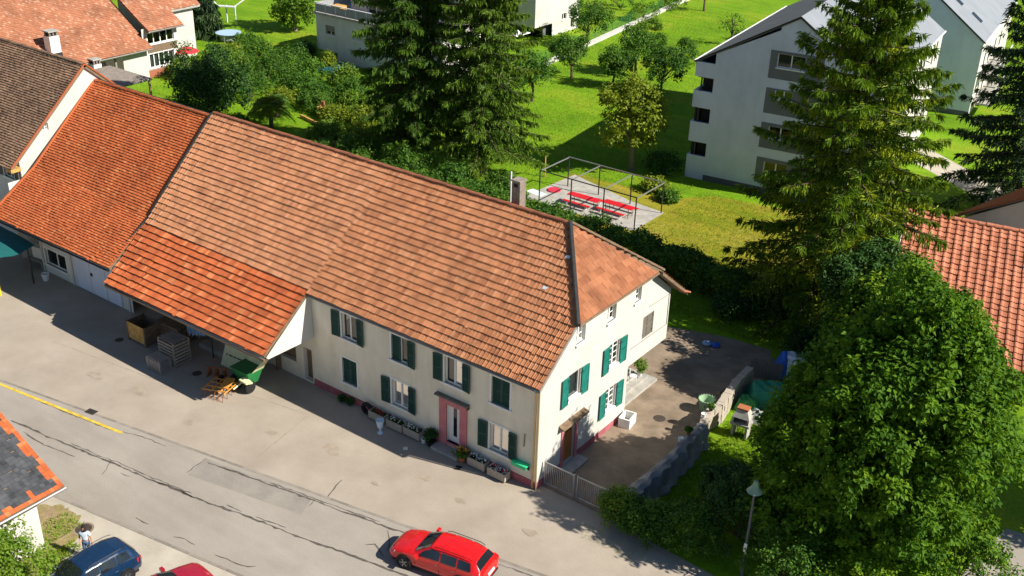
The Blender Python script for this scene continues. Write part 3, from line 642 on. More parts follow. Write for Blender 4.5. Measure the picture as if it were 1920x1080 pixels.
# chimney on the ridge
mb = MB(); mb.box(-6.85, -6.35, 6.8, 7.3, 10.0, 11.9); ch = mb.build('chimney', 'brick_grey', farm, world=True)
for k in range(9):
    z = 10.35 + k * .16; MB().box(-6.862, -6.338, 6.788, 7.312, z, z + .13).build('brick_course', 'brick_grey', ch, world=True)
MB().box(-6.89, -6.31, 6.76, 7.34, 11.9, 11.98).build('cap', 'timber_grey', ch, world=True); MB().box(-6.72, -6.48, 6.784, 6.79, 11.62, 11.8).build('flue_opening', 'unlit_black', ch, world=True)
MB().tube([(-7.35, 7.4, 10.0), (-7.35, 7.4, 12.1)], .04, 8).build('vent_pipe', 'white_paint', farm, world=True)
# conduit and lamp details on the gable
for pts in ([(0.02, 8.05, 4.07), (.02, 11.85, 3.98)], [(.02, 9.7, 5.88), (.02, 11.78, 5.8), (.02, 11.8, 4.0)]): MB().tube(pts, .018, 5).build('conduit', 'timber_grey', farm, world=True)
MB().box(-4.1, -4.02, -.16, 0, 2.85, 2.98).build('wall_lamp', 'dark_metal', farm, world=True)
MB().obox((-.72, -.03, 2.5), (.05, .04, .7), 0, 0, .06).build('wall_ornament', 'timber_grey', farm, world=True)
for x, y, z in ((-11.0, 3.2, 0), (-2.35, 4.9, 0), (-3.0, 3.4, 0)):
    pass
for x, y in ((-2.1, 5.0), (-2.35, 3.5)): MB().obox((x, y, zf(y) + .09), (.22, .16, .03), 0, math.atan(K)).build('vent_tile', 'paint_pale', farm, world=True)
# lean-to roof over the barn front
aw = [(-27.5, -3.8, 3.62), (-14.25, -3.8, 3.74), (-28.45, .0, 5.76), (-14.8, .0, 5.78)]
mb = MB(); slab(mb, *[Vector(p) - Vector((0, 0, .02)) for p in aw], .12); mb.build('lean_to_deck', 'timber_old', farm, world=True)
roof_field(farm, *aw, 11, 62, ROLL, 'tile_orange', thick=.085, wav=.02, seed=8, name='lean_to_tiles', single=lambda c, I, J: (I < 6) & (J >= 12))
gutter(farm, (-27.5, -3.9, 3.55), (-14.2, -3.9, 3.67))
MB().obox((-20.86, -3.79, 3.47), (13.2, .12, .16), .003).build('eave_beam', 'timber_old', farm, world=True)
mb = MB(); mb.poly((-14.72, -.02, 5.7), (-14.62, -.02, 3.05), (-14.2, -3.55, 3.45), (-14.15, -3.74, 3.64)); mb.build('lean_to_gable', 'plaster_white', farm, world=True, fix=False)
mb = MB(); mb.poly((-14.84, 0.002, 5.7), (-14.74, 0.002, 3.05), (-14.32, -3.55, 3.4), (-14.27, -3.74, 3.6)); mb.build('lean_to_gable', 'timber_old', farm, world=True, fix=False)
mb = MB(); wall(mb, (0, 0.03, 0), (1, 0, 0), (-29.5, -14.8, 0, 5.6), [(-17.6, -16.2, .9, 2.2), (-25.5, -22.5, 0, 2.8), (-15.6, -14.95, .1, 2.1)], .3, (0, 1, 0)); mb.build('barn_wall', 'plaster_cream', farm, world=True, fix=False)
mb = MB(); mb.poly((-14.8, 0.3, 0), (-29.5, .3, 0), (-29.5, .3, 3), (-14.8, .3, 3)); mb.build('barn_doors', 'timber_old', farm, world=True, fix=False)
for x in (-27.2, -23.9, -20.9, -17.6): MB().box(x, x + .16, -.25, .02, 0, 5.2).build('post', 'timber_old', farm, world=True)
MB().box(-22.9, -20.5, -1.3, 0, 0, .28).build('loading_ledge', 'concrete', farm, world=True)
# green shelf by the corner (a wall bench for milk cans)
sh_ = thing('wall_shelf', 'bright green wall shelf by the corner downpipe', 'shelf', (-.78, 0, 1.1))
MB().box(-.44, .44, -.36, 0, .14, .19).build('board', 'shelf_green', sh_)
MB().box(-.44, .44, -.36, -.33, .0, .14).build('apron', 'shelf_green', sh_)
for x in (-.4, .36): MB().hexa([(x, -.3, .1), (x + .04, -.3, .1), (x + .04, 0, -.2), (x, 0, -.2), (x, -.3, .14), (x + .04, -.3, .14), (x + .04, 0, .14), (x, 0, .14)]).build('bracket', 'trim_black', sh_)
# back porch steps
st = thing('porch_steps', 'pale stone porch steps under the overhanging upper storey', 'steps', (-1, 10, 0))
for k, (x1, y1, z) in enumerate(((-.45, 12.3, .15), (-.9, 12.0, .3), (-1.35, 11.7, .45))): MB().box(-5.9, x1, 8.08, y1, z - .15, z).build('step', 'concrete', st, world=True)

# ------------------------------------------------------------------ orange-roofed barn to the left
barn = thing('orange_roof_barn', 'barn with bright orange tiled roof joined to the farmhouse', 'barn', (-35, 2, 0))
k1 = [(-40.75, .5, 6.0), (-28.52, .5, 6.0), (-41.55, 6.3, 10.5), (-29.45, 6.3, 10.5)]
k0 = [(-40.3, -3.1, 4.02), (-27.95, -3.1, 4.12), (-40.75, .5, 6.0), (-28.52, .5, 6.0)]
mb = MB(); slab(mb, *[Vector(p) - Vector((0, 0, .03)) for p in k1], .12); slab(mb, *[Vector(p) - Vector((0, 0, .03)) for p in k0], .12)
slab(mb, (-29.4, 12.5, 5.6), (-41.5, 12.5, 5.6), (-29.45, 6.3, 10.5), (-41.55, 6.3, 10.5), .12); mb.build('roof_deck', 'roof_wood', barn, world=True)
roof_field(barn, *k1, 40, 66, FLAT, 'tile_bright', thick=.06, seed=12, name='upper_tiles', wav=.022)
roof_field(barn, *k0, 24, 66, FLAT, 'tile_bright', thick=.06, seed=13, name='lower_tiles', wav=.022, single=lambda c, I, J: (I < 6) & (J >= 16))
ridge_caps(barn, (-29.6, 6.32, 10.52), (-41.5, 6.32, 10.52), 'tile_orange', .16, .4)
MB().tube([(-29.6, 6.62, 10.45), (-41.4, 6.62, 10.45)], .1, 6).build('ridge_flashing', 'dark_metal', barn, world=True)
gutter(barn, (-40.3, -3.22, 3.95), (-27.9, -3.22, 4.05), .08, 'dark_metal')
vg = MB()
for a, b in (((-28.42, -2.6, 4.32), (-28.62, .5, 6.12)), ((-28.62, .5, 6.2), (-29.5, 6.3, 10.75))): vg.tube([a, b], .09, 5)
vg.build('verge_shadow_strip', 'dark_metal', barn, world=True)  # dark tube standing in for the farmhouse verge's shadow on the orange tiles
vg = MB(); vg.tube([(-40.33, -3.1, 4.08), (-40.78, .5, 6.05), (-41.5, 6.3, 10.55)], .1, 5); vg.build('verge_tiles', 'tile_bright', barn, world=True)
mb = MB(); BF = Frame((0, -1.15, 0), (1, 0, 0), (0, -1, 0))
wall(mb, (0, -1.15, 0), (1, 0, 0), (-38.6, -29.2, 0, 4.9), [(-38.2, -35.9, .62, 1.75)], .2, (0, 1, 0)); wall(mb, (-41.2, 0, 0), (0, 1, 0), (-1.15, 12, 0, 5.4)); wall(mb, (0, 12, 0), (1, 0, 0), (-41.2, -29.5, 0, 5.5))
wall(mb, (-38.6, 0, 0), (0, 1, 0), (-1.15, .5, 0, 5)); wall(mb, (0, .5, 0), (1, 0, 0), (-41.2, -38.6, 0, 5.6)); mb.build('wall', 'plaster_offwhite', barn, world=True, fix=False)
window(barn, BF, -38.2, -35.9, .62, 1.75, surround=.12, mull=1, curtain=False, glass='glass_dark', sill=True)
for x in (-38.5, -35.25, -29.5): BF.box(MB(), x - .08, x + .08, 0, 4.6, 0, .08).build('post', 'plaster_white', barn, world=True)
dr = BF.box(MB(), -34.95, -30.2, .05, 2.5, 0, .05).build('sliding_door', 'plaster_bluish', barn, world=True)
for x in (-34.9, -33.3, -31.7, -30.3): BF.box(MB(), x, x + .06, .06, 2.5, .05, .075).build('batten', 'plaster_offwhite', dr, world=True)
BF.box(MB(), -33.2, -33.0, 1.3, 1.5, .05, .08).build('handle', 'trim_black', dr, world=True)
# green tarpaulin canopy and yellow post at the left edge of the picture
tp = thing('tarp_canopy', 'dark teal tarpaulin canopy at the left end of the orange barn', 'canopy', (-39, -3.6, 0))
mb = MB(); N = 10
for i in range(N):
    for j in range(5):
        def q(a, b): x = -36.6 - a * .8; y = -2.6 - b * .52; return (x, y, 2.75 + .55 * b / 5 * 0 + .2 * math.sin(a * .9) * .3 + .12 * math.cos(b * 1.3) + .06 * a)
        mb.poly(q(i, j), q(i + 1, j), q(i + 1, j + 1), q(i, j + 1))
mb.build('tarp', 'tarp_teal', tp, world=True, fix=False)
mb = MB(); mb.box(-45, -37.2, -5.3, -4.9, 2.05, 2.75); mb.build('front_panel', 'pale_green', tp, world=True)
for x in (-37.4, -44): MB().tube([(x, -4.95, 0), (x, -4.95, 2.3)], .07, 8).build('post', 'yellow', tp, world=True)
MB().tube([(-37.4, -2.7, 0), (-37.4, -2.7, 2.9)], .06, 8).build('post', 'dark_metal', tp, world=True); MB().tube([(-44.2, -2.7, 0), (-44.2, -2.7, 3.2)], .06, 8).build('post', 'dark_metal', tp, world=True)

# ------------------------------------------------------------------ brown-roofed house, far left
bh = thing('brown_roof_house', 'house with brown tiled roof and white gable rising above the orange barn', 'house', (-48, 5.6, 0))
GB = Frame((-41.5, 0, 0), (0, 1, 0), (1, 0, 0))
mb = MB(); wall(mb, (-41.5, 0, 0), (0, 1, 0), (0, 11.2, 0, 6.4), [], .2); wall(mb, (-41.5, 0, 0), (0, 1, 0), (1.6, 9.6, 6.4, 8.0), [])
wall(mb, (-41.5, 0, 0), (0, 1, 0), (1.9, 2.5, 8.0, 8.5), [(2.02, 2.42, 8.02, 8.48)], .18, (-1, 0, 0))
mb.poly((-41.5, 0, 6.4), (-41.5, 1.6, 6.4), (-41.5, 1.6, 8.0), (-41.5, 0, 6.75)); mb.poly((-41.5, 9.6, 6.4), (-41.5, 11.2, 6.4), (-41.5, 11.2, 6.75), (-41.5, 9.6, 8.0))
mb.poly((-41.5, 1.6, 8.0), (-41.5, 1.9, 8.0), (-41.5, 1.9, 8.42)); mb.poly((-41.5, 1.9, 8.5), (-41.5, 2.5, 8.5), (-41.5, 2.5, 8.95), (-41.5, 1.9, 8.42)); mb.poly((-41.5, 2.5, 8.0), (-41.5, 9.6, 8.0), (-41.5, 5.6, 11.65), (-41.5, 2.5, 8.95))
wall(mb, (0, 0, 0), (1, 0, 0), (-56, -41.5, 0, 6.6), [(-43.6, -42.4, 5.0, 6.1)], .2, (0, 1, 0)); wall(mb, (0, 11.2, 0), (1, 0, 0), (-56, -41.5, 0, 6.6))
mb.build('wall', 'plaster_white', bh, world=True, fix=False)
window(bh, GB, 2.02, 2.42, 8.02, 8.48, surround=0, sill=False, mull=1, bars=1, curtain=False)
FB = Frame((0, 0, 0), (1, 0, 0), (0, -1, 0)); window(bh, FB, -43.6, -42.4, 5.0, 6.1, surround=.1, curtain=False)
for a, hg in ((-44.3, 'r'), (-42.25, 'l')): shutter(bh, FB, a, a + .6, 5.0, 6.1, 'shutter_grey', hinge=hg, ajar=.1)
b0 = [(-56, -.7, 6.15), (-41.35, -.7, 6.15), (-56, 5.6, 11.75), (-41.35, 5.6, 11.75)]; b1 = [(-41.35, 11.9, 6.15), (-56, 11.9, 6.15), (-41.35, 5.6, 11.75), (-56, 5.6, 11.75)]
mb = MB(); slab(mb, *[Vector(p) - Vector((0, 0, .03)) for p in b0], .14); slab(mb, *[Vector(p) - Vector((0, 0, .03)) for p in b1], .14); mb.build('roof_deck', 'roof_wood', bh, world=True)
roof_field(bh, *b0, 48, 78, FLAT, 'tile_brown', thick=.065, seed=21, wav=.02); roof_field(bh, *b1, 40, 60, FLAT, 'tile_brown', thick=.05, seed=22, name='rear_tiles')
ridge_caps(bh, (-41.4, 5.6, 11.76), (-56, 5.6, 11.76), 'tile_brown', .15, .4)
MB().tube([(-41.33, -.7, 6.2), (-41.33, 5.6, 11.82)], .06, 5).build('verge_tiles', 'tile_orange', bh, world=True); MB().tube([(-41.33, 11.9, 6.2), (-41.33, 5.6, 11.82)], .06, 5).build('verge_tiles', 'tile_orange', bh, world=True)
MB().box(-41.9, -41.3, -.75, -.05, 5.9, 6.12).build('eave_box', 'timber_new', bh, world=True)

# ------------------------------------------------------------------ large old house, top left
fh = thing('catslide_house', 'large old house with long faded orange roof and white chimneys', 'house', (-75, 20, 0))
PF = .62; e0 = [(-69.2, 6, 3.3), (-69.2, 30.7, 3.3), (-88.5, 6, 15.25), (-88.5, 30.7, 15.25)]
mb = MB(); slab(mb, *[Vector(p) - Vector((0, 0, .04)) for p in e0], .2); mb.build('roof_deck', 'roof_wood', fh, world=True)
roof_field(fh, *e0, 100, 110, FLAT, 'tile_far', thick=.06, seed=31, wav=.03)
WX = Frame((-70.4, 0, 0), (0, 1, 0), (1, 0, 0))
mb = MB(); wall(mb, (-69.9, 0, 0), (0, 1, 0), (6, 30.4, 0, 3.3), [(21.5, 27.6, 0, 2.85)], 3, (-1, 0, 0)); mb.poly((-69.9, 30.4, 0), (-80.5, 30.4, 0), (-80.5, 30.4, 10.0), (-69.9, 30.4, 3.4)); mb.build('wall', 'plaster_white', fh, world=True, fix=False)
mb = MB(); mb.poly((-72.9, 21.5, 0), (-72.9, 27.6, 0), (-72.9, 27.6, 2.9), (-72.9, 21.5, 2.9)); mb.build('porch_back', 'timber_grey', fh, world=True, fix=False)
for y in (23.5, 26.6): MB().box(-69.98, -69.8, y, y + .2, 0, 2.85).build('porch_post', 'timber_grey', fh, world=True)
gutter(fh, (-69.1, 6, 3.25), (-69.1, 30.7, 3.25), .1)
# bay wing with window bands
mb = MB(); wall(mb, (-70.4, 0, 0), (0, 1, 0), (30.4, 34.6, 0, 5.0), [(31.0, 34.2, 3.35, 4.45), (31.0, 34.0, .95, 2.35)], .25, (-1, 0, 0)); mb.poly((-70.4, 34.6, 0), (-80, 34.6, 0), (-80, 34.6, 10.6), (-70.4, 34.6, 5.0)); mb.build('bay_wall', 'plaster_white', fh, world=True, fix=False)
window(fh, WX, 31.0, 34.2, 3.35, 4.45, surround=.12, mull=3, curtain=False, glass='glass_dark'); window(fh, WX, 31.0, 34.0, .95, 2.35, surround=.12, mull=4, curtain=True)
WX.box(MB(), 30.9, 34.4, 2.5, 3.2, 0, .06).build('cladding', 'timber_old', fh, world=True); WX.box(MB(), 30.7, 34.4, 0, .75, 0, .06).build('brick_base', 'brick_red', fh, world=True)
e1 = [(-69.7, 30.75, 4.85), (-69.7, 35.0, 4.85), (-88.5, 30.75, 16.0), (-88.5, 35.0, 16.0)]
mb = MB(); slab(mb, *[Vector(p) - Vector((0, 0, .04)) for p in e1], .2); mb.build('bay_roof_deck', 'roof_wood', fh, world=True)
roof_field(fh, *e1, 84, 20, FLAT, 'tile_far', thick=.06, seed=32, name='bay_tiles')
gutter(fh, (-69.6, 30.75, 4.8), (-69.6, 35.0, 4.8), .1)
def chimney(root, x, y, z0, z1, s, m='white_paint'):
    c = MB().box(x - s, x + s, y - s, y + s, z0, z1).build('chimney', m, root, world=True)
    for dx in (-.7, .7):
        for dy in (-.7, 0, .7): MB().box(x + dx * s - .07, x + dx * s + .07, y + dy * s - .07, y + dy * s + .07, z1, z1 + .4).build('cap_post', 'brick_grey', c, world=True)
    MB().box(x - s * .6, x + s * .6, y - s * .6, y + s * .6, z1, z1 + .3).build('flue', 'unlit_black', c, world=True)
    MB().box(x - s * 1.1, x + s * 1.1, y - s * 1.1, y + s * 1.1, z1 + .4, z1 + .52).build('cap', 'concrete', c, world=True)
    MB().box(x - s * 1.12, x + s * 1.12, y - s * 1.12, y + s * 1.12, z0, z0 + .85).build('flashing', 'dark_metal', c, world=True)
chimney(fh, -70.9, 21.0, 3.6, 6.0, .5); chimney(fh, -69.0, 23.9, 0.6, 3.1, .42)
tc = thing('terrace_canopy', 'flat brown canopy roof beside the white wall of the old house', 'canopy', (-65, 23, 0))
MB().box(-68.2, -61.7, 21.0, 24.9, 2.7, 2.88).build('roof', 'timber_grey', tc, world=True)
for x, y in ((-67.9, 21.2), (-61.9, 21.2), (-61.9, 24.7), (-67.9, 24.7)): MB().box(x - .08, x + .08, y - .08, y + .08, 0, 2.7).build('post', 'timber_old', tc, world=True)
h2 = thing('white_house', 'white walled house behind the bay window of the old house', 'house', (-79, 40, 0))
mb = MB(); wall(mb, (-74, 0, 0), (0, 1, 0), (36.3, 39.6, 0, 5.6)); wall(mb, (-74, 36.3, 0), (-1, 0, 0), (0, 8, 0, 5.6)); wall(mb, (-74, 39.6, 0), (-1, 0, 0), (0, 8, 0, 5.6)); mb.build('wall', 'plaster_white', h2, world=True, fix=False)
e2 = [(-73.4, 35.9, 5.5), (-73.4, 40.2, 5.5), (-90, 35.9, 15.7), (-90, 40.2, 15.7)]
mb = MB(); slab(mb, *[Vector(p) - Vector((0, 0, .04)) for p in e2], .25); mb.build('roof_deck', 'white_paint', h2, world=True); roof_field(h2, *e2, 75, 20, FLAT, 'tile_far', thick=.06, seed=33)

# ------------------------------------------------------------------ flat-roofed modern house with roof terrace
ma = thing('terrace_house', 'grey flat-roofed house with white roof terrace railing behind the spruces', 'house', (-58, 52, 0))
FA = Frame((0, 48, 0), (1, 0, 0), (0, -1, 0))
HA = [(-62.55, -61.15, 2.75, 3.75), (-58.55, -57.05, 2.85, 3.8), (-54.5, -53, 2.85, 3.8)]
mb = MB(); wall(mb, (0, 48, 0), (1, 0, 0), (-63.95, -46, .95, 4.75), HA, .2, (0, 1, 0)); wall(mb, (0, 48, 0), (1, 0, 0), (-60.9, -46, 0, .95)); wall(mb, (-63.95, 48, 0), (0, 1, 0), (0, 9, .95, 4.75)); wall(mb, (-46, 48, 0), (0, 1, 0), (0, 9, 0, 4.75)); mb.poly((-63.95, 48, .95), (-60.9, 48, .95), (-60.9, 57, .95), (-63.95, 57, .95)); mb.poly((-60.9, 48, 0), (-60.9, 57, 0), (-60.9, 57, .95), (-60.9, 48, .95))
mb.build('wall', 'plaster_offwhite', ma, world=True, fix=False)
for h in HA:
    window(ma, FA, *h, surround=0, mull=1, curtain=False, glass='glass_dark'); FA.box(MB(), h[0] + .02, h[1] - .02, h[2] + .35, h[3] - .02, -.12, -.09).build('blind', 'timber_grey', ma, world=True)
MB().box(-64.2, -45.8, 47.8, 57.2, 4.75, 4.95).build('roof_terrace', 'concrete', ma, world=True)
for x in np.arange(-63.9, -46, 1.5): MB().box(x - .03, x + .03, 47.95, 48.02, 4.95, 5.95).build('railing_post', 'white_metal', ma, world=True)
for i, x in enumerate(np.arange(-63.9, -47, 1.5)): MB().box(x + .04, x + 1.46, 47.97, 48.0, 5.02, 5.85).build('railing_panel', 'sheet_grey', ma, world=True)
MB().box(-64, -46, 47.9, 48.06, 5.95, 6.02).build('handrail', 'white_metal', ma, world=True); MB().box(-64, -63.9, 48, 56, 5.02, 5.95).build('railing_panel', 'sheet_grey', ma, world=True)
mb = MB(); wall(mb, (0, 51.5, 4.9), (1, 0, 0), (-62, -46, 0, 3.2), [(-59.5, -57.2, 0, 2.3), (-55.5, -52, 0, 2.3)], .3, (0, 1, 0)); wall(mb, (-62, 51.5, 4.9), (0, 1, 0), (0, 5, 0, 3.2)); mb.poly((-62, 51.5, 8.1), (-46, 51.5, 8.1), (-46, 57, 8.1), (-62, 57, 8.1)); mb.build('upper_storey', 'plaster_white', ma, world=True, fix=False)
FA2 = Frame((0, 51.5, 4.9), (1, 0, 0), (0, -1, 0))
for h in ((-59.5, -57.2, 0, 2.3), (-55.5, -52, 0, 2.3)): window(ma, FA2, *h, surround=0, sill=False, mull=1, curtain=False, glass='glass_dark')
tb_ = tag(MB().box(-62.6, -61.2, 49.0, 50, 4.95, 5.7).build('terrace_table', 'timber_new'), 'wooden table on the roof terrace of the grey house', 'table')
# white cube house
mc = thing('cube_house', 'white cube-shaped modern house with overhanging upper storey and large dark window', 'house', (-55, 75, 0))
FC = Frame((0, 70, 0), (1, 0, 0), (0, -1, 0)); GC = Frame((-50.4, 0, 0), (0, 1, 0), (1, 0, 0))
mb = MB(); wall(mb, (0, 70, 0), (1, 0, 0), (-60, -50.4, 1.5, 8), [(-56.2, -52.85, 2.1, 5.2)], .5, (0, 1, 0))
wall(mb, (-50.4, 0, 0), (0, 1, 0), (70, 79.3, 1.5, 8), [(75.6, 76.6, 1.55, 2.3)], .2, (-1, 0, 0)); wall(mb, (-50.4, 0, 0), (0, 1, 0), (73.6, 79.3, -.1, 1.5), [(77.6, 78.3, .3, 1.49)], .2, (-1, 0, 0))
mb.poly((-60, 70, 1.5), (-50.4, 70, 1.5), (-50.4, 79, 1.5), (-60, 79, 1.5)); mb.poly((-60, 70, 8), (-50.4, 70, 8), (-50.4, 79.3, 8), (-60, 79.3, 8)); mb.build('wall', 'plaster_white', mc, world=True, fix=False)
window(mc, FC, -56.2, -52.85, 2.1, 5.2, surround=0, mull=1, curtain=False, glass='glass_dark', frame_m='dark_metal', depth=.4); window(mc, GC, 75.6, 76.6, 1.55, 2.3, surround=0, mull=1, curtain=False, glass='glass_dark')
window(mc, GC, 77.6, 78.3, .3, 1.49, surround=0, sill=False, mull=0, curtain=False, glass='glass_dark')
MB().box(-59, -51.2, 72, 79, -.05, 1.5).build('ground_storey', 'panel_grey', mc, world=True)
for x in np.arange(-58.5, -52, 1.6): MB().box(x, x + 1.5, 71.95, 71.98, 0, 1.45).build('pane', 'glass_dark', mc, world=True)
mp = thing('white_parasol', 'open white parasol on the lawn before the white cube house', 'parasol', (-49.2, 64.5, 0))
MB().tube([(0, 0, 0), (0, 0, 2.5)], .05, 8).build('pole', 'dark_metal', mp)
mb = MB(); q = [(1.5 * math.cos(R(45 + 90 * k)) * 1.2, 1.5 * math.sin(R(45 + 90 * k)) * 1.2, 2.15) for k in range(4)]
for k in range(4): mb.poly(q[k], q[(k + 1) % 4], (0, 0, 2.65))
mb.build('canopy', 'parasol_white', mp, fix=False)
mp = thing('red_parasol', 'red parasol beside the bay windows of the old house', 'parasol', (-70.0, 35.3, 0))
MB().tube([(0, 0, 0), (0, 0, 2.4)], .05, 8).build('pole', 'white_metal', mp); MB().lathe([(1.3, 1.95), (.7, 2.25), (.02, 2.5)], n=8, cap=False).build('canopy', 'parasol_red', mp)
# white garden wall with wire fence between the gardens
gw = thing('garden_wall', 'long low white wall with green wire fence between the gardens', 'wall', (-45, 78, 0))
a, b = Vector((-41.9, 50.5, 0)), Vector((-48.6, 106, 0)); d = (b - a).normalized(); nn = Vector((-d.y, d.x, 0)) * .35
MB().hexa([a - nn, b - nn, b + nn, a + nn] + [p + Vector((0, 0, .3)) for p in (a - nn, b - nn, b + nn, a + nn)]).build('wall', 'plaster_white', gw, world=True)
L = (b - a).length
for k in range(int(L / 2.5) + 1): p = a + d * k * 2.5 + nn * 1.25; MB().tube([p, p + Vector((0, 0, 1.5))], .035, 5).build('fence_post', 'plastic_green', gw, world=True)
mb = MB()
for z in np.arange(.3, 1.5, .2): mb.tube([a + nn * 1.25 + Vector((0, 0, z)), b + nn * 1.25 + Vector((0, 0, z))], .012, 3)
for k in range(int(L / .3)): p = a + d * k * .3 + nn * 1.25; mb.tube([p + Vector((0, 0, .25)), p + Vector((0, 0, 1.45))], .01, 3)
mb.build('wire_mesh', 'plastic_green', gw, world=True)

# ------------------------------------------------------------------ apartment blocks
def gable_block(root, w, dep, eave, apex_x, apex_z, right_eave, mroofL, mroofR, holes, mwall='plaster_bluish', x0=0, hR=(), mright='plaster_white'):
    mb = MB(); wall(mb, (0, 0, 0), (1, 0, 0), (x0, w, -.2, min(eave, right_eave)), [h for h in holes if h[3] <= min(eave, right_eave)], .25, (0, 1, 0))
    hi = [h for h in holes if h[3] > min(eave, right_eave)]; ze = min(eave, right_eave)
    if hi:
        h = hi[0]; mb.poly((x0, 0, ze), (h[0], 0, ze), (h[0], 0, ze + (apex_z - eave) * h[0] / apex_x), (x0, 0, eave + (apex_z - eave) * x0 / apex_x)); zt = apex_z - (apex_z - right_eave) * (h[1] - apex_x) / (w - apex_x)
        mb.poly((h[0], 0, h[3]), (h[1], 0, h[3]), (h[1], 0, zt), (apex_x, 0, apex_z), (h[0], 0, eave + (apex_z - eave) * h[0] / apex_x)); mb.poly((h[1], 0, ze), (w, 0, ze), (w, 0, right_eave), (h[1], 0, zt))
        if h[2] > ze: mb.poly((h[0], 0, ze), (h[1], 0, ze), (h[1], 0, h[2]), (h[0], 0, h[2]))
        a0, a1, z0, z1 = h
        for p, q_ in (((a0, z0), (a1, z0)), ((a1, z0), (a1, z1)), ((a1, z1), (a0, z1)), ((a0, z1), (a0, z0))): mb.poly((p[0], 0, p[1]), (q_[0], 0, q_[1]), (q_[0], .25, q_[1]), (p[0], .25, p[1]))
    else: mb.poly((x0, 0, ze), (w, 0, ze), (w, 0, right_eave), (apex_x, 0, apex_z), (x0, 0, eave + (apex_z - eave) * x0 / apex_x))
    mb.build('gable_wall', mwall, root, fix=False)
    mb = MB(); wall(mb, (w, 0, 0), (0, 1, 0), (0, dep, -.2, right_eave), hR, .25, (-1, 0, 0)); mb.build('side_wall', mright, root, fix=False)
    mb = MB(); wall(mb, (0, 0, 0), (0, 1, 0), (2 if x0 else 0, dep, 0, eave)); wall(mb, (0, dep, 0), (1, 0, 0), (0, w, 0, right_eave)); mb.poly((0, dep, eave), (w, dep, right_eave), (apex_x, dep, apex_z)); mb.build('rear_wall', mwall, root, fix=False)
    mb = MB(); slab(mb, (-.12, dep, eave + .12), (-.12, -.08, eave + .12), (apex_x, dep, apex_z + .2), (apex_x, -.08, apex_z + .2), .16); mb.build('roof_left', mroofL, root)  # left slope in a darker grey, its shade put into the colour
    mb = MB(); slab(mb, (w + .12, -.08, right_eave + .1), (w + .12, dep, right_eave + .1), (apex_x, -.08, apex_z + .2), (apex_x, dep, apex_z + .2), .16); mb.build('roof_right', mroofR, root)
    for a, b in (((-.14, -.1, eave + .08), (apex_x, -.1, apex_z + .16)), ((w + .14, -.1, right_eave + .06), (apex_x, -.1, apex_z + .16))): MB().tube([a, b], .07, 4).build('verge_trim', 'trim_black', root)
    MB().tube([(-.16, -.1, eave + .1), (-.16, dep, eave + .1)], .08, 6).build('gutter', 'white_metal', root); MB().tube([(w + .16, -.1, right_eave + .06), (w + .16, dep, right_eave + .06)], .08, 6).build('gutter', 'white_metal', root)
    MB().box(x0, w + .02, -.04, 0, -.2, .45).build('plinth', 'stone_dark', root)
A = thing('apartment_block', 'pale apartment block with corner balconies behind the tall spruce', 'apartment block', (-14.9, 41.9, 0), R(7))
AF = Frame((0, 0, 0), (1, 0, 0), (0, -1, 0)); AR = Frame((14.4, 0, 0), (0, 1, 0), (1, 0, 0))
AH = [(6.35, 8.5, 10.15, 11.2), (6.5, 7.9, 7.75, 8.4), (6.4, 8.3, 4.6, 5.5), (6.4, 8.3, 1.6, 2.6)]
HR = [(y, y + .8, z, z + 1.9) for z in (1.0, 4.0, 7.0) for y in (3.0, 5.2, 9.0, 10.4, 14.5, 16.0, 20.0, 21.4)]
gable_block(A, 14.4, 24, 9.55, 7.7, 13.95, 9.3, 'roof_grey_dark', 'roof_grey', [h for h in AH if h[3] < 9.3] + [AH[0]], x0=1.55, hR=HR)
WORLD = False
for h in AH: window(A, AF, *h, surround=.0, mull=1, curtain=False, glass='glass_dark', sill=True)
for h in HR: window(A, AR, *h, surround=0, mull=0, curtain=False, glass='glass_dark', sill=False)
WORLD = True
PN = [(5.8, 9.9, 9.25, 11.4, AH[0]), (5.8, 9.9, 6.5, 8.5, AH[1]), (5.8, 9.9, 3.7, 5.75, AH[2]), (5.8, 9.9, .8, 2.9, AH[3])]
for a0, a1, z0, z1, h in PN:
    mb = MB()
    for r_ in ((a0, h[0], z0, z1), (h[1], a1, z0, z1), (h[0], h[1], z0, h[2]), (h[0], h[1], h[3], z1)): AF.box(mb, *r_, 0, .03)
    mb.build('cladding_panel', 'panel_grey', A)
for z0, z1 in ((-.2, 1.95), (3.1, 4.75), (5.95, 7.3), (8.45, 9.6)):
    mb = MB(); mb.box(-.02, 1.55, -.001, .2, z0, z1); mb.box(-.02, .18, .2, 2.0, z0, z1); mb.build('balcony_parapet', 'plaster_bluish', A)
for z in (1.0, 3.9, 6.6, 8.5): MB().box(0.18, 1.55, .2, 2.0, z - .15, z).build('balcony_floor', 'concrete', A)
mb = MB(); mb.poly((1.55, 0.002, 0), (1.55, 2, 0), (1.55, 2, 9.5), (1.55, 0.002, 9.5)); mb.poly((.18, 2, 0), (1.55, 2, 0), (1.55, 2, 7.0), (.18, 2, 7.0)); mb.poly((.19, .2, 0), (.19, 2, 0), (.19, 2, 6.9), (.19, .2, 6.9)); mb.build('balcony_wall', 'panel_grey', A, fix=False)  # recess walls in dark grey, the loggia's shade put into their colour
for z0, z1 in ((1.95, 3.1), (4.75, 5.95), (7.3, 8.45)): MB().box(.5, .6, .05, .15, z0, z1).build('balcony_post', 'dark_metal', A); MB().box(.6, 1.5, .6, .62, z0, z1).build('balcony_dark_sheet', 'unlit_black', A)  # near-black opaque sheets, shade of the loggia openings put into colour
ac = MB().box(9.6, 10.6, .6, 1.7, 11.5, 13.6).build('chimney', 'plaster_offwhite', A); MB().box(9.5, 10.7, .5, 1.8, 13.6, 13.75).build('cap', 'timber_new', ac)
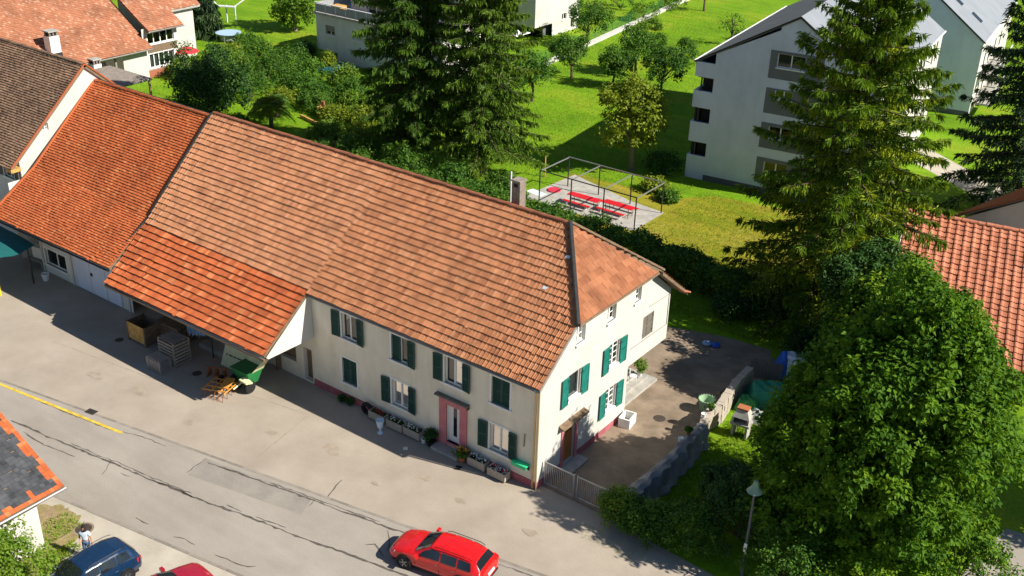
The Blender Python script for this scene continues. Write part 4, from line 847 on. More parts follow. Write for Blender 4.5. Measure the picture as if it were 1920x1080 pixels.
MB().box(14.4, 16.2, 1.5, 5, 2.3, 2.45).build('entrance_canopy', 'concrete', A)
B = thing('apartment_block', 'second apartment block with grey skylight roof at the upper right', 'apartment block', (-17, 73, 0), R(7))
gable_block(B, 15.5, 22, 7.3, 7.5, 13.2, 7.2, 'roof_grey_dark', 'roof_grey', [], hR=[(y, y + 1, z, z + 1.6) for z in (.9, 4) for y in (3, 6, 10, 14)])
for y, t in ((4.0, .45), (4.6, .2), (10, .4)):
    x = 7.5 + 8 * (1 - t) ; z = 13.4 - (x - 7.5) * .76; MB().obox((x, y, z + .06), (1.3, .9, .1), 0, 0, math.atan(.76)).build('skylight', 'glass_dark', B)
for y in (1.0, 4.5, 8): 
    for z in (1.2, 4.0):
        MB().box(15.5, 17.2, y, y + 3, z - .2, z).build('balcony_floor', 'concrete', B)
        for k in range(9): MB().box(17.12, 17.18, y + .05 + k * .36, y + .10 + k * .36, z, z + 1).build('baluster', 'white_metal', B)
        MB().box(17.1, 17.2, y, y + 3, z + 1, z + 1.06).build('handrail', 'white_metal', B)

# ------------------------------------------------------------------ house with red tiles, right edge
rh = thing('red_tile_house', 'house with large red roof tiles at the right edge behind the broad tree', 'house', (12, 25, 0))
q = [(9.07, 20.17, 2.6), (18.4, 21.92, 2.6), (6.72, 28.66, 7.0), (16.06, 30.41, 7.0)]
mb = MB(); slab(mb, *[Vector(p) - Vector((0, 0, .03)) for p in q], .16); slab(mb, Vector((13.9, 38.6, 2.6)), Vector((4.5, 36.9, 2.6)), Vector(q[3]) - Vector((0, 0, .03)), Vector(q[2]) - Vector((0, 0, .03)), .16); mb.build('roof_deck', 'roof_wood', rh, world=True)
roof_field(rh, *q, 26, 20, WAVE, 'tile_red', thick=.06, seed=51, single=lambda c, I, J: I >= 11, wav=.004)
ridge_caps(rh, (6.72, 28.66, 7.05), (16.06, 30.41, 7.05), 'tile_red', .17, .45)
e = Vector((.983, .184, 0)); vv = Vector((.264, -.953, 0)).normalized()
mb = MB(); c0 = Vector((7.4, 27.8, 0)); c = [c0 + vv * -7.5 + e * .0, c0 + vv * 6.6, c0 + vv * 6.6 + e * 8.4, c0 + vv * -7.5 + e * 8.4]
for i in range(4): p, q2 = c[i], c[(i + 1) % 4]; mb.poly(p, q2, q2 + Vector((0, 0, 2.9)), p + Vector((0, 0, 2.9)))
mb.poly(c[0] + Vector((0, 0, 2.9)), c[1] + Vector((0, 0, 2.9)), Vector((7.0, 28.7, 6.75))); mb.build('wall', 'timber_old', rh, world=True, fix=False)
MB().tube([(6.68, 28.66, 7.0), (9.0, 20.1, 2.6)], .07, 5).build('verge_trim', 'white_metal', rh, world=True)
an = thing('ribbed_roof_annex', 'annex with dark ribbed roof beyond the red tiled roof', 'house', (12, 41, 0))
p0, p1 = Vector((7.5, 37.6, 4.0)), Vector((10.2, 47.5, 4.0)); up = Vector((5.6, -1.4, 3.6))
mb = MB(); slab(mb, p1, p0, p1 + up, p0 + up, .12); mb.build('roof', 'roof_grey_dark', an, world=True)
nrm = (p0 - p1).cross(up).normalized()
if nrm.z < 0: nrm = -nrm
for k in range(26):
    o = p0.lerp(p1, k / 25); MB().tube([o + nrm * .03, o + up + nrm * .03], .07, 5).build('rib', 'rust', an, world=True)
mb = MB(); c = [p0 + Vector((.4, .2, -.15)), p1 + Vector((.4, -.3, -.15)), p1 + up + Vector((0, -.3, -.2)), p0 + up + Vector((0, .2, -.2))]
for i in range(4): a, b = c[i], c[(i + 1) % 4]; mb.poly((a.x, a.y, 0), (b.x, b.y, 0), b, a)
mb.build('wall', 'plaster_offwhite', an, world=True, fix=False)

# ------------------------------------------------------------------ slate-roofed house, lower left corner
sl = thing('slate_roof_house', 'small white house with slate roof edged in orange tiles, lower left corner', 'house', (-16, -19, 0))
q = [(-13.1, -23, 3.2), (-13.25, -15.75, 3.2), (-19, -23, 5.92), (-19.1, -15.75, 5.92)]
mb = MB(); slab(mb, *[Vector(p) - Vector((0, 0, .03)) for p in q], .14); mb.build('roof_deck', 'roof_wood', sl, world=True)
wob = lambda c: .12 * np.sin(c[:, 0] * 5) + .1 * np.sin(c[:, 1] * 7)
edge = lambda c: (c[:, 1] > -16.12 + .7 * wob(c)) | (c[:, 0] > -13.5 + .4 * wob(c)) | ((np.sin(c[:, 0] * 37.1) * np.sin(c[:, 1] * 53.7) > .9) & (c[:, 1] > -17.4))
roof_field(sl, *q, 32, 36, FLAT, 'slate', thick=.03, seed=61, keep=lambda c: ~edge(c), name='slates', single=lambda c, I, J: (J >= 20) & (I < 18), piece='slate')
roof_field(sl, *q, 32, 36, FLAT, 'tile_bright', thick=.035, seed=62, keep=edge, name='edge_tiles', single=lambda c, I, J: I > -1, piece='edge_tile')
gutter(sl, (-13.0, -23, 3.15), (-13.15, -15.7, 3.15), .07)
mb = MB(); wall(mb, (-14.2, 0, 0), (0, 1, 0), (-23, -16.6, 0, 3.4)); wall(mb, (0, -16.6, 0), (1, 0, 0), (-19, -14.2, 0, 3.4)); mb.poly((-14.2, -16.6, 3.4), (-19, -16.6, 3.4), (-19, -16.6, 5.7)); mb.build('wall', 'plaster_white', sl, world=True, fix=False)

# ------------------------------------------------------------------ vegetation
def unit(a): return a / np.maximum(1e-9, np.linalg.norm(a, axis=-1, keepdims=True))
def leaves(pos, dirs, nrm, length, width, fold=.12):
    """kite-shaped leaves: base, left, tip, right"""
    d = unit(dirs); s = unit(np.cross(nrm, d)); n = np.cross(d, s)
    L = np.asarray(length)[:, None]; W = np.asarray(width)[:, None]
    b = pos; t = pos + d * L - n * L * fold; l = pos + d * L * .45 + s * W * .5 + n * W * .12; r_ = pos + d * L * .45 - s * W * .5 + n * W * .12
    V = np.stack([b, l, t, r_], 1).reshape(-1, 3); N = len(pos)
    i = np.arange(N)[:, None] * 4
    F = np.concatenate([i + np.array([[0, 1, 2]]), i + np.array([[0, 2, 3]])], 1).reshape(-1, 3)
    return V, F
def clump_leaves(cent, rad, n_per, size, rg, tint=None, droop=.35, aspect=.62, flat=1.0):
    C = np.repeat(cent, n_per, 0); r_ = np.repeat(rad, n_per); N = len(C)
    q = unit(rg.normal(size=(N, 3))); rr = r_ * rg.random(N) ** .45
    P = C + q * rr[:, None] * np.array([1, 1, flat])
    nrm = unit(q * .55 + np.array([0, 0, .75]) + rg.normal(size=(N, 3)) * .38)
    d = unit(np.cross(nrm, rg.normal(size=(N, 3)))); d = unit(d + q * .5 + np.array([0, 0, -droop]))
    L = size * rg.uniform(.65, 1.25, N)
    V, F = leaves(P, d, nrm, L, L * aspect)
    ct = rg.random(len(cent)) if tint is None else tint
    rn = np.clip(np.repeat(ct, n_per) * .62 + rg.random(N) * .38, 0, .999)
    return V, F, np.repeat(rn, 2)
def limb(mb, a, b, r0, r1, bend, rg, n=5):
    a, b = np.array(a, float), np.array(b, float); pts = []
    off = rg.normal(size=3) * bend
    for i in range(n + 1):
        t = i / n; pts.append(a + (b - a) * t + off * math.sin(math.pi * t) + np.array([0, 0, .12 * np.linalg.norm(b - a)]) * math.sin(math.pi * t) * .5)
    mb.tube([tuple(p) for p in pts], list(np.linspace(r0, r1, n + 1)), 6)
def broadleaf(name, label, cat, loc, H, rx, rz, zc, seed, nlobes, nclump, n_per, leaf, m='leaf_tree', bark='bark', group=None, cr=.6, trunk_r=.16, lean=(0, 0), multi=1, fill=.25, ry=None, lobe=.42, taper=0):
    """trunk, limbs and a crown of leaf clumps set on overlapping lobes"""
    rg = np.random.default_rng(seed); t = thing(name, label, cat, loc, 0, group); ry = ry or rx
    S = np.array([rx, ry, rz]); ctr = np.array([lean[0], lean[1], zc])
    k = np.arange(nlobes) + .5; ph = np.arccos(1 - 2 * k / nlobes); th = math.pi * (1 + 5 ** .5) * k
    ld = np.stack([np.cos(th) * np.sin(ph), np.sin(th) * np.sin(ph), np.cos(ph)], 1) + rg.normal(0, .12, (nlobes, 3))
    lc = ctr + ld * S * rg.uniform(.5, .72, (nlobes, 1)); lr = lobe * min(rx, rz) * rg.uniform(.75, 1.2, nlobes)
    li = rg.integers(0, nlobes, nclump); d = unit(rg.normal(size=(nclump, 3)) + unit(lc[li] - ctr) * .6 + np.array([0, 0, .15]))
    c = lc[li] + d * lr[li, None] * rg.uniform(.75, 1.05, (nclump, 1))
    if taper:
        up_ = np.clip((c[:, 2] - zc) / rz, -.3, 1.1); c[:, :2] = np.array(lean) + (c[:, :2] - np.array(lean)) * (1 - taper * up_)[:, None]; c[:, 0] += taper * up_ * rx * .35
    nf = int(nclump * fill); c2 = ctr + unit(rg.normal(size=(nf, 3))) * S * (rg.random((nf, 1)) ** .5) * .6
    c = np.concatenate([c, c2]); c = c[c[:, 2] > .15]
    tint = np.clip(rg.random(nlobes)[rg.integers(0, nlobes, len(c))] * .4 + rg.random(len(c)) * .6, 0, 1)
    V, F, rn = clump_leaves(c, cr * rg.uniform(.45, 1.35, len(c)), n_per, leaf, rg, tint)
    npmesh('crown', V, F, m, rn, t)
    mb = MB(); top = ctr - np.array([0, 0, rz * .25])
    for q in range(multi):
        a = (rg.normal(0, .12) if multi > 1 else 0, rg.normal(0, .12) if multi > 1 else 0, -.1); tp = top + (rg.normal(size=3) * .3 * rx if multi > 1 else 0)
        limb(mb, a, tp, trunk_r * 1.2, trunk_r * .55, trunk_r * .8, rg, 6)
        mb.tube([(a[0], a[1], -.12), (a[0], a[1], .25)], [trunk_r * 1.9, trunk_r * 1.15], 8)
    mb.build('trunk', bark, t, smooth=True)
    mb = MB(); order = rg.permutation(nlobes)[:min(nlobes, 16)]
    for j in order:
        s = rg.uniform(.35, .9); limb(mb, np.array([0, 0, 0]) * (1 - s) + top * s, lc[j], trunk_r * .5, trunk_r * .12, .15 * rx * .3, rg)
    mb.build('limbs', bark, t, smooth=True)
    return t
def hedge_run(name, label, pts, width, height, seed, m='leaf_hedge', n_per=40, leaf=.2, dens=46, cat='hedge', group=None):
    rg = np.random.default_rng(seed); P = np.array(pts, float); t = thing(name, label, cat, (P[0][0], P[0][1], 0), 0, group); cs = []
    for a, b in zip(P, P[1:]):
        L = np.linalg.norm(b - a); n = int(L * dens); u = rg.random(n); d = (b - a) / L; nn = np.array([-d[1], d[0]])
        side = rg.integers(0, 4, n); w = np.where(side == 0, -1, np.where(side == 1, 1, rg.uniform(-1, 1, n))) * width / 2
        along = (a[None] + (b - a)[None] * u[:, None]); hv = height * (1 + .13 * np.sin(along[:, 0] * 1.7 + seed) + .08 * np.sin(along[:, 0] * 4.3))
        z = np.where(side < 2, rg.random(n) * hv, hv * rg.uniform(.85, 1.03, n)); xy = along + nn[None] * w[:, None]
        cs.append(np.concatenate([xy, z[:, None]], 1))
    c = np.concatenate(cs) - np.array([P[0][0], P[0][1], 0]); c[:, 2] = np.maximum(c[:, 2], .1)
    V, F, rn = clump_leaves(c, .38 * rg.uniform(.6, 1.3, len(c)), n_per, leaf, rg)
    npmesh('foliage', V, F, m, rn, t)
    mb = MB()
    for a, b in zip(P, P[1:]):
        for k in range(max(1, int(np.linalg.norm(b - a) / 1.2))):
            p = a + (b - a) * (k + .5) / max(1, int(np.linalg.norm(b - a) / 1.2)) - P[0]; mb.tube([(p[0], p[1], -.05), (p[0] + rg.normal(0, .1), p[1] + rg.normal(0, .1), height * .8)], [.06, .025], 5)
    mb.build('stems', 'bark', t)
    return t
def shrub(name, label, loc, rx, h, seed, m='leaf_mid', nclump=60, n_per=34, leaf=.16, cr=.3, ry=None, group=None, cat='shrub', stem=True):
    rg = np.random.default_rng(seed); t = thing(name, label, cat, loc, 0, group); ry = ry or rx
    d = unit(rg.normal(size=(nclump, 3))); d[:, 2] = np.abs(d[:, 2]) * 1.1 - .25
    c = d * np.array([rx, ry, h * .62]) * rg.uniform(.55, 1.05, (nclump, 1)) + np.array([0, 0, h * .38]); c[:, 2] = np.clip(c[:, 2], .08, None)
    V, F, rn = clump_leaves(c, cr * rg.uniform(.6, 1.3, nclump), n_per, leaf, rg); npmesh('foliage', V, F, m, rn, t)
    if stem:
        mb = MB()
        for k in range(5):
            j = c[rg.integers(0, nclump)]; mb.tube([(rg.normal(0, .05), rg.normal(0, .05), -.05), tuple(j * np.array([.5, .5, .6])), tuple(j)], [.04, .025, .01], 5)
        mb.build('stems', 'bark', t)
    return t
def spruce(name, label, loc, H, prof, seed, nb, m='leaf_spruce', bark='bark', hang=.5, group=None, dens=1.0, spray=.36, trunk_r=.3, z0=.06, clump=1.0, tw=.26):
    """whorled drooping branches with side twigs carrying needle sprays"""
    rg = np.random.default_rng(seed); t = thing(name, label, 'spruce', loc, 0, group)
    hs, rs = zip(*prof)
    Pp, Dd, Nn, Ll, Ww, Rn = [], [], [], [], [], []
    br = MB(); az = rg.random() * 6.28
    for b in range(nb):
        f = (b + rg.random()) / nb; h = H * (z0 + (1 - z0) * f ** .92); az += 2.399 + rg.normal(0, .25)
        L = np.interp(h / H, hs, rs) * rg.uniform(.72, 1.16)
        if L < .3: L = .3
        e = np.array([math.cos(az), math.sin(az), 0]); sd = np.array([-e[1], e[0], 0]); top = h / H
        a = .10 + .55 * top ** 2 + rg.normal(0, .06); bq = .62 - .25 * top; cq = .34
        fz = lambda s: L * (a * s - bq * s ** 2 + cq * s ** 3)
        path = [np.array([0, 0, h]) + e * (L * s) + np.array([0, 0, fz(s)]) for s in (0, .33, .66, 1)]
        br.tube([tuple(p) for p in path], [.02 + .011 * L, .014 + .008 * L, .012 + .004 * L, .008], 4, cap=False)
        n = int((L / .135 + 5) * dens); s = 1 - (1 - .10) * rg.random(n) ** 1.0; s = np.clip(s, .1, 1)
        base = np.array([0, 0, h]) + e[None] * (L * s)[:, None]; base[:, 2] += fz(s)
        sg = np.where(rg.random(n) < .5, -1, 1); ang = rg.uniform(.55, 1.25, n) * np.where(s > .93, .35, 1)
        td = e[None] * np.cos(ang)[:, None] + sd[None] * (np.sin(ang) * sg)[:, None]
        tl = (.2 + tw * L * (1.02 - s) ** .75) * rg.uniform(.6, 1.15, n)
        tb = rg.random() * .5 + .25 * top
        nk = 8; u = (np.arange(nk) + .4) / nk
        p = base[:, None] + td[:, None] * (tl[:, None] * u[None])[..., None]
        p[..., 2] -= (tl[:, None] * u[None] ** 2) * .35
        p = p.reshape(-1, 3) + rg.normal(0, .03, (n * nk, 3)); dd = np.repeat(td, nk, 0); M = n * nk
        hg = (rg.random(M) < hang)
        dd = unit(dd + rg.normal(0, .35, (M, 3)) + np.where(hg[:, None], np.array([0, 0, -1.3]), np.array([0, 0, -.15])))
        nr = unit(np.array([0, 0, 1.0]) + rg.normal(0, .45, (M, 3)) + np.repeat(td, nk, 0) * .3)
        ll = spray * rg.uniform(.6, 1.25, M) * (1 + .25 * hg)
        Pp.append(p); Dd.append(dd); Nn.append(nr); Ll.append(ll); Ww.append(ll * rg.uniform(.17, .30, M) * clump)
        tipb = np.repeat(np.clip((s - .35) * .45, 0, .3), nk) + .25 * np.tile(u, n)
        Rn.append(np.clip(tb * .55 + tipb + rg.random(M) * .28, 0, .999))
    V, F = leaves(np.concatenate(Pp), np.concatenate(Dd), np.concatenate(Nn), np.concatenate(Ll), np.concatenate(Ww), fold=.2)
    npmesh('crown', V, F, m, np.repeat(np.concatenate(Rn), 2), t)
    br.build('branches', bark, t)
    mb = MB(); mb.tube([(0, 0, -.2), (0, 0, .4), (0, 0, H * .5), (0, 0, H)], [trunk_r * 1.5, trunk_r, trunk_r * .6, .02], 9); mb.build('trunk', bark, t, smooth=True)
    return t
# spruces
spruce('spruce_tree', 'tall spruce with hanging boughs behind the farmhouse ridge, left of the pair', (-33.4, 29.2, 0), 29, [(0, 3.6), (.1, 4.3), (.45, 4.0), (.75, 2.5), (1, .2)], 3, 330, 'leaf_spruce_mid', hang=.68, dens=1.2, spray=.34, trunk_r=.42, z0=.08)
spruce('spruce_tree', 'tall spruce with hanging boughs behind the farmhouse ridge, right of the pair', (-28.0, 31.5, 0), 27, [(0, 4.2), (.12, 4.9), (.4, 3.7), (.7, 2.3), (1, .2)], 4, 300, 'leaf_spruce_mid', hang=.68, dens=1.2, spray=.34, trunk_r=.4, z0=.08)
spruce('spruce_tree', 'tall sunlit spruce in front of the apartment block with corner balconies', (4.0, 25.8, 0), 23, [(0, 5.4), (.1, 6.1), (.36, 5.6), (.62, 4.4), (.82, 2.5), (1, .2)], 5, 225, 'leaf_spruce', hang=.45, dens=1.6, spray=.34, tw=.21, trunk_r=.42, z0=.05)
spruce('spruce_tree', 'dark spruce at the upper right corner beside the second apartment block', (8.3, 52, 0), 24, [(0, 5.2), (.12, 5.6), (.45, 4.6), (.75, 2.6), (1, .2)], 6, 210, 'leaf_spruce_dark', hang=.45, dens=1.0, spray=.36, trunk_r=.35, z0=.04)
broadleaf('broadleaf_tree', 'tree just beyond the right edge that shades the side lane', 'tree', (25.5, 15.5, 0), 9, 3.6, 3.8, 5.4, 23, 24, 220, 46, .3, 'leaf_tree', cr=.6, trunk_r=.26)
broadleaf('broadleaf_tree', 'dark leafy tree between the sunlit spruce and the red tiled roof', 'tree', (8.2, 20.4, 0), 8, 2.7, 3.6, 4.6, 24, 24, 420, 50, .22, 'leaf_dark', cr=.5, trunk_r=.22, fill=.35)
# broad tree at the right
broadleaf('broadleaf_tree', 'big broad green tree filling the lower right corner', 'tree', (14.15, 5.8, 0), 14, 4.85, 7.2, 6.8, 21, 58, 2000, 62, .25, 'leaf_tree', cr=.48, trunk_r=.34, fill=.35, lobe=.38, taper=.26)
broadleaf('broadleaf_tree', 'broad tree standing behind the big lower right tree beside the red roof', 'tree', (10.2, 16.8, 0), 8.8, 2.7, 3.6, 5.4, 22, 30, 700, 56, .25, 'leaf_tree', cr=.52, trunk_r=.26, fill=.3, lobe=.36)
# lawn trees
FG = 'small trees on the lawn'
for i, (x, y, h, rx, mm, lab) in enumerate([
    (-38.4, 60.1, 5.0, 2.3, 'leaf_mid', 'small fruit tree on the lawn nearest the white parasol'),
    (-33.3, 60.0, 4.4, 2.0, 'leaf_mid', 'small fruit tree in the middle of the lawn row'),
    (-33.7, 65.2, 5.6, 2.5, 'leaf_hedge', 'dark-trunked fruit tree behind the middle of the lawn row'),
    (-28.3, 61.4, 5.4, 2.9, 'leaf_mid', 'rounded tree at the right end of the lawn row'),
    (-44.7, 72.6, 5.8, 3.2, 'leaf_mid', 'leafy tree beside the right wall of the white cube house'),
    (-36.6, 50.4, 5.2, 2.5, 'leaf_hedge', 'dense dark green tree just right of the spruce pair')]):
    broadleaf('fruit_tree', lab, 'tree', (x, y, 0), h, rx, h * .32, h * .62, 100 + i, 12, 95, 36, .24, mm, cr=.55, trunk_r=.12, lean=(random.uniform(-.4, .4), 0), group=FG, multi=1)
broadleaf('walnut_tree', 'yellow-green tree standing behind the pergola frame', 'tree', (-19.1, 40.4, 0), 8, 3.0, 3.1, 5.0, 130, 16, 170, 40, .30, 'leaf_yellow', cr=.6, trunk_r=.2, bark='bark_pale')
for i, (x, y, h) in enumerate(((-32.0, 84.4, 4.5), (-43.3, 99.1, 4.5))):
    broadleaf('bare_tree', ['small sparse tree on the far lawn left of the apartment roof', 'sparse dark tree at the top edge of the far lawn'][i], 'tree', (x, y, 0), h, 1.7, 1.5, 3.0, 140 + i, 10, 22, 14, .22, 'leaf_hedge', cr=.4, trunk_r=.13)
for i, (x, y, rx, h, mm, lab) in enumerate([(-38.6, 78.3, 1.2, 1.6, 'leaf_mid', 'single round shrub far out on the lawn'), (-34.8, 78.5, 1.0, 1.6, 'leaf_hedge', 'dark shrub beside the rounded shrub on the far lawn'), (-31.9, 73.2, 2.0, 2.4, 'leaf_hedge', 'wide bushy shrub left of the apartment block roof'),
    (-32, 88, 1.2, 1.4, 'leaf_hedge', 'low dark shrub near the apartment roof edge on the far lawn'), (-47, 97, 2, 2, 'leaf_bright', 'bright bush at the far end of the white garden wall'), (-43.4, 85, 1.6, 1.4, 'leaf_bright', 'low bright bush along the white garden wall'), (-29.5, 96, 1.6, 1.8, 'leaf_hedge', 'round bush at the top of the far lawn'), (-26.5, 97, 1.8, 2.2, 'leaf_mid', 'leafy bush beside the round bush at the top of the lawn'),
    (-52, 92, 2.6, 3, 'leaf_mid', 'bushes behind the white cube house along the fence'), (-46.5, 88.5, 2.2, 2.6, 'leaf_bright', 'bright garden bush by the wire fence beyond the cube house')]):
    shrub('lawn_shrub', lab, (x, y, 0), rx, h, 160 + i, mm, 40, 26, .24, .4)
# garden on the left
broadleaf('dark_conifer_bush', 'large dark green bushy tree behind the orange barn ridge', 'tree', (-56.3, 27.0, 0), 6.6, 3.9, 3.2, 3.2, 170, 22, 230, 44, .26, 'leaf_dark', cr=.6, trunk_r=.2, fill=.4, lobe=.4)
LG = [(-63, 34.5, 3.2, 3.8, 'leaf_bright', 'bright green bush left of the garden lawn'), (-60.5, 37.5, 3.0, 3.4, 'leaf_mid', 'round green bush in the middle of the left garden'), (-66, 37.5, 2.6, 3.0, 'leaf_bright', 'bright bush beside the trampoline'), (-61.8, 41.5, 2.6, 3.0, 'leaf_mid', 'bush behind the round green bush of the left garden'),
    (-55.4, 37.6, 2.0, 2.2, 'leaf_hedge', 'dark bush at the far edge of the small garden lawn'), (-52.2, 36.2, 1.9, 2.0, 'leaf_mid', 'leafy bush right of the small garden lawn'), (-49.5, 38.8, 1.9, 2.4, 'leaf_mid', 'bush before the grey terrace house wall'), (-46.5, 36.5, 2.0, 2.2, 'leaf_bright', 'bright bush left of the spruce pair'),
    (-43.0, 33.8, 2.2, 2.2, 'leaf_yellow', 'yellow-green bush left of the spruce pair'), (-41, 37.5, 2.0, 2.6, 'leaf_hedge', 'dark bush at the foot of the spruce pair'), (-47.0, 33.6, 1.5, 1.2, 'leaf_yellow', 'low yellow-green plants by the raised bed'), (-40.5, 31.0, 2.0, 1.5, 'leaf_yellow', 'low yellow-green ground plants behind the farmhouse ridge'),
    (-44.2, 29.8, 1.7, 1.2, 'leaf_bright', 'low bright plants behind the farmhouse ridge'), (-50.6, 25.6, 1.2, 1.6, 'leaf_hedge', 'dark bush behind the joint of the two roofs'), (-53.5, 41.5, 1.6, 2.6, 'leaf_bright', 'young bushy tree by the wall of the terrace house'), (-64.8, 46.8, 1.3, 1.8, 'leaf_dark', 'dark shrub in the shade left of the terrace house'),
    (-59.6, 45.2, .7, 1.9, 'leaf_yellow', 'slim young tree at the left corner of the terrace house'), (-70.5, 41.5, 2.2, 1.5, 'leaf_yellow', 'low brownish bush by the trampoline'), (-46.5, 46.3, 2.5, 2.2, 'leaf_hedge', 'dark bushes at the foot of the terrace house'), (-37.6, 42.5, 2.4, 2.4, 'leaf_hedge', 'bush under the spruce pair on the lawn side')]
for i, (x, y, rx, h, mm, lab) in enumerate(LG): shrub('garden_shrub', lab, (x, y, 0), rx, h, 200 + i, mm, int(44 + 16 * rx), 34, .24, .48)
def frond_plant(name, label, loc, h, n, L, seed, m, trunk=True):
    rg = np.random.default_rng(seed); t = thing(name, label, 'palm', loc); P, D, N_, l, w, rn = [], [], [], [], [], []
    for k in range(n):
        az = rg.random() * 6.28; el = rg.uniform(-.1, 1.2); e = np.array([math.cos(az) * math.cos(el), math.sin(az) * math.cos(el), math.sin(el)]); s = np.linspace(.15, 1, 16)
        p = np.array([0, 0, h])[None] + e[None] * (L * s)[:, None]; p[:, 2] -= .75 * L * s ** 2.2
        sd = unit(np.cross(e, [0, 0, 1]))
        for sg in (-1, 1):
            P.append(p); D.append(unit(e[None] * .6 + sd[None] * sg + np.array([0, 0, -.35]) * np.ones((16, 1)))); N_.append(np.tile([0, 0, 1.], (16, 1)) + rg.normal(0, .2, (16, 3))); l.append(L * .42 * np.sin(s * 2.6 + .3)); w.append(np.full(16, .13)); rn.append(np.full(16, rg.random()) * .7 + rg.random(16) * .3)
    V, F = leaves(np.concatenate(P), np.concatenate(D), np.concatenate(N_), np.concatenate(l), np.concatenate(w)); npmesh('fronds', V, F, m, np.repeat(np.concatenate(rn), 2), t)
    mb = MB(); mb.tube([(0, 0, -.1), (0, 0, h)], [.22, .16], 8); mb.build('trunk', 'bark', t)
for i, (x, y, rx, h, mm, lab) in enumerate([(-58.0, 33.2, 2.3, 2.6, 'leaf_mid', 'bush right behind the large dark bushy tree'), (-67.8, 33.5, 2.0, 2.4, 'leaf_bright', 'bright bush between the old house and the left garden'), (-72.5, 45.2, 2.0, 1.8, 'leaf_mid', 'bush right of the trampoline'), (-68.6, 43.6, 1.8, 2.0, 'leaf_hedge', 'dark bush in front of the weeping tree'),
    (-57.6, 40.6, 2.2, 2.4, 'leaf_hedge', 'dark bush before the covered pool'), (-54.0, 33.6, 1.5, 1.6, 'leaf_yellow', 'yellow-green bush at the right end of the small garden lawn'), (-50.0, 34.4, 1.6, 1.8, 'leaf_mid', 'bush behind the raised bed'), (-44.5, 40.2, 2.2, 2.6, 'leaf_mid', 'bush between the terrace house and the spruce pair'), (-38.8, 34.5, 1.8, 2.0, 'leaf_bright', 'bright bush at the left foot of the spruce pair'),
    (-24.6, 29.6, 1.3, 1.5, 'leaf_mid', 'bush at the right foot of the spruce pair'), (-17.2, 42.0, 1.5, 1.5, 'leaf_hedge', 'dark shrub at the foot of the tree behind the pergola'), (-13.3, 36.3, .7, .7, 'leaf_mid', 'small round shrub behind the right end of the pergola'), (-15.2, 37.5, 1.0, 1.0, 'leaf_yellow', 'small yellow-green shrub behind the pergola')]):
    shrub('garden_bush', lab, (x, y, 0), rx, h, 260 + i, mm, int(40 + 18 * rx), 34, .22, .42)
frond_plant('palm', 'bushy palm-like plant behind the farmhouse ridge', (-48.8, 27.6, 0), 2.2, 34, 2.1, 301, 'leaf_yellow')
frond_plant('palm', 'dark fan palm beside the small garden lawn', (-51.3, 30.6, 0), 1.5, 24, 1.5, 302, 'leaf_mid')
spruce('weeping_conifer', 'dark weeping conifer at the top left behind the white house', (-80.2, 45.2, 0), 8, [(0, 2.3), (.4, 2.2), (.8, 1.4), (1, .2)], 310, 90, 'leaf_spruce_dark', hang=.9, dens=.8, spray=.6)
broadleaf('willow_tree', 'pale weeping tree at the top edge of the left garden', 'tree', (-74.5, 54.5, 0), 6.5, 2.9, 3.0, 3.8, 311, 14, 120, 36, .36, 'leaf_bright', cr=.6, trunk_r=.2, bark='bark_pale')
for i, (x, y, r_) in enumerate(((-95, 70, 4), (-88, 82, 4.5), (-80, 95, 5), (-70, 100, 5), (-62, 96, 4))): broadleaf('background_tree', ['tree at the far left behind the trampoline', 'tree behind the pale weeping tree', 'leftmost far tree above the terrace house', 'far tree behind the terrace house', 'far tree behind the cube house'][i], 'tree', (x, y, 0), 7, r_, 3.5, 4.2, 320 + i, 12, 90, 26, .4, 'leaf_mid', cr=.8, trunk_r=.25)
# hedge behind the farmhouse
hedge_run('hedge', 'long clipped green hedge running behind the farmhouse roof', [(-41, 24.2), (-30, 24.2), (-20, 25.3), (-11.5, 25.3), (-4, 24.6), (0, 23.8)], 2.0, 1.6, 401)
for i, (x, y, rx, h, mm, lab) in enumerate([(-36.5, 25.8, 2.0, 3.2, 'leaf_mid', 'tall bush in the hedge under the left spruce of the pair'), (-31.3, 26.0, 2.2, 3.3, 'leaf_mid', 'tall bush in the hedge between the two spruces'), (-26.5, 26.2, 2.0, 2.9, 'leaf_hedge', 'tall bush in the hedge below the right spruce of the pair'), (-22.6, 25.5, 1.4, 2.0, 'leaf_hedge', 'bush in the hedge beside the farmhouse chimney'),
    (1.6, 23.6, 1.9, 2.6, 'leaf_dark', 'dark bush at the end of the hedge under the sunlit spruce'), (-.8, 22.4, 1.4, 1.4, 'leaf_dark', 'low dark bush in the shade behind the yard'), (9.6, 17.6, 2.6, 3.6, 'leaf_mid', 'bush behind the broad tree below the red roof'), (5.8, 19.8, 1.9, 2.2, 'leaf_dark', 'dark bush behind the blue and white tarpaulin')]):
    shrub('hedge_bush', lab, (x, y, 0), rx, h, 420 + i, mm, int(70 + 20 * rx), 36, .2, .46)
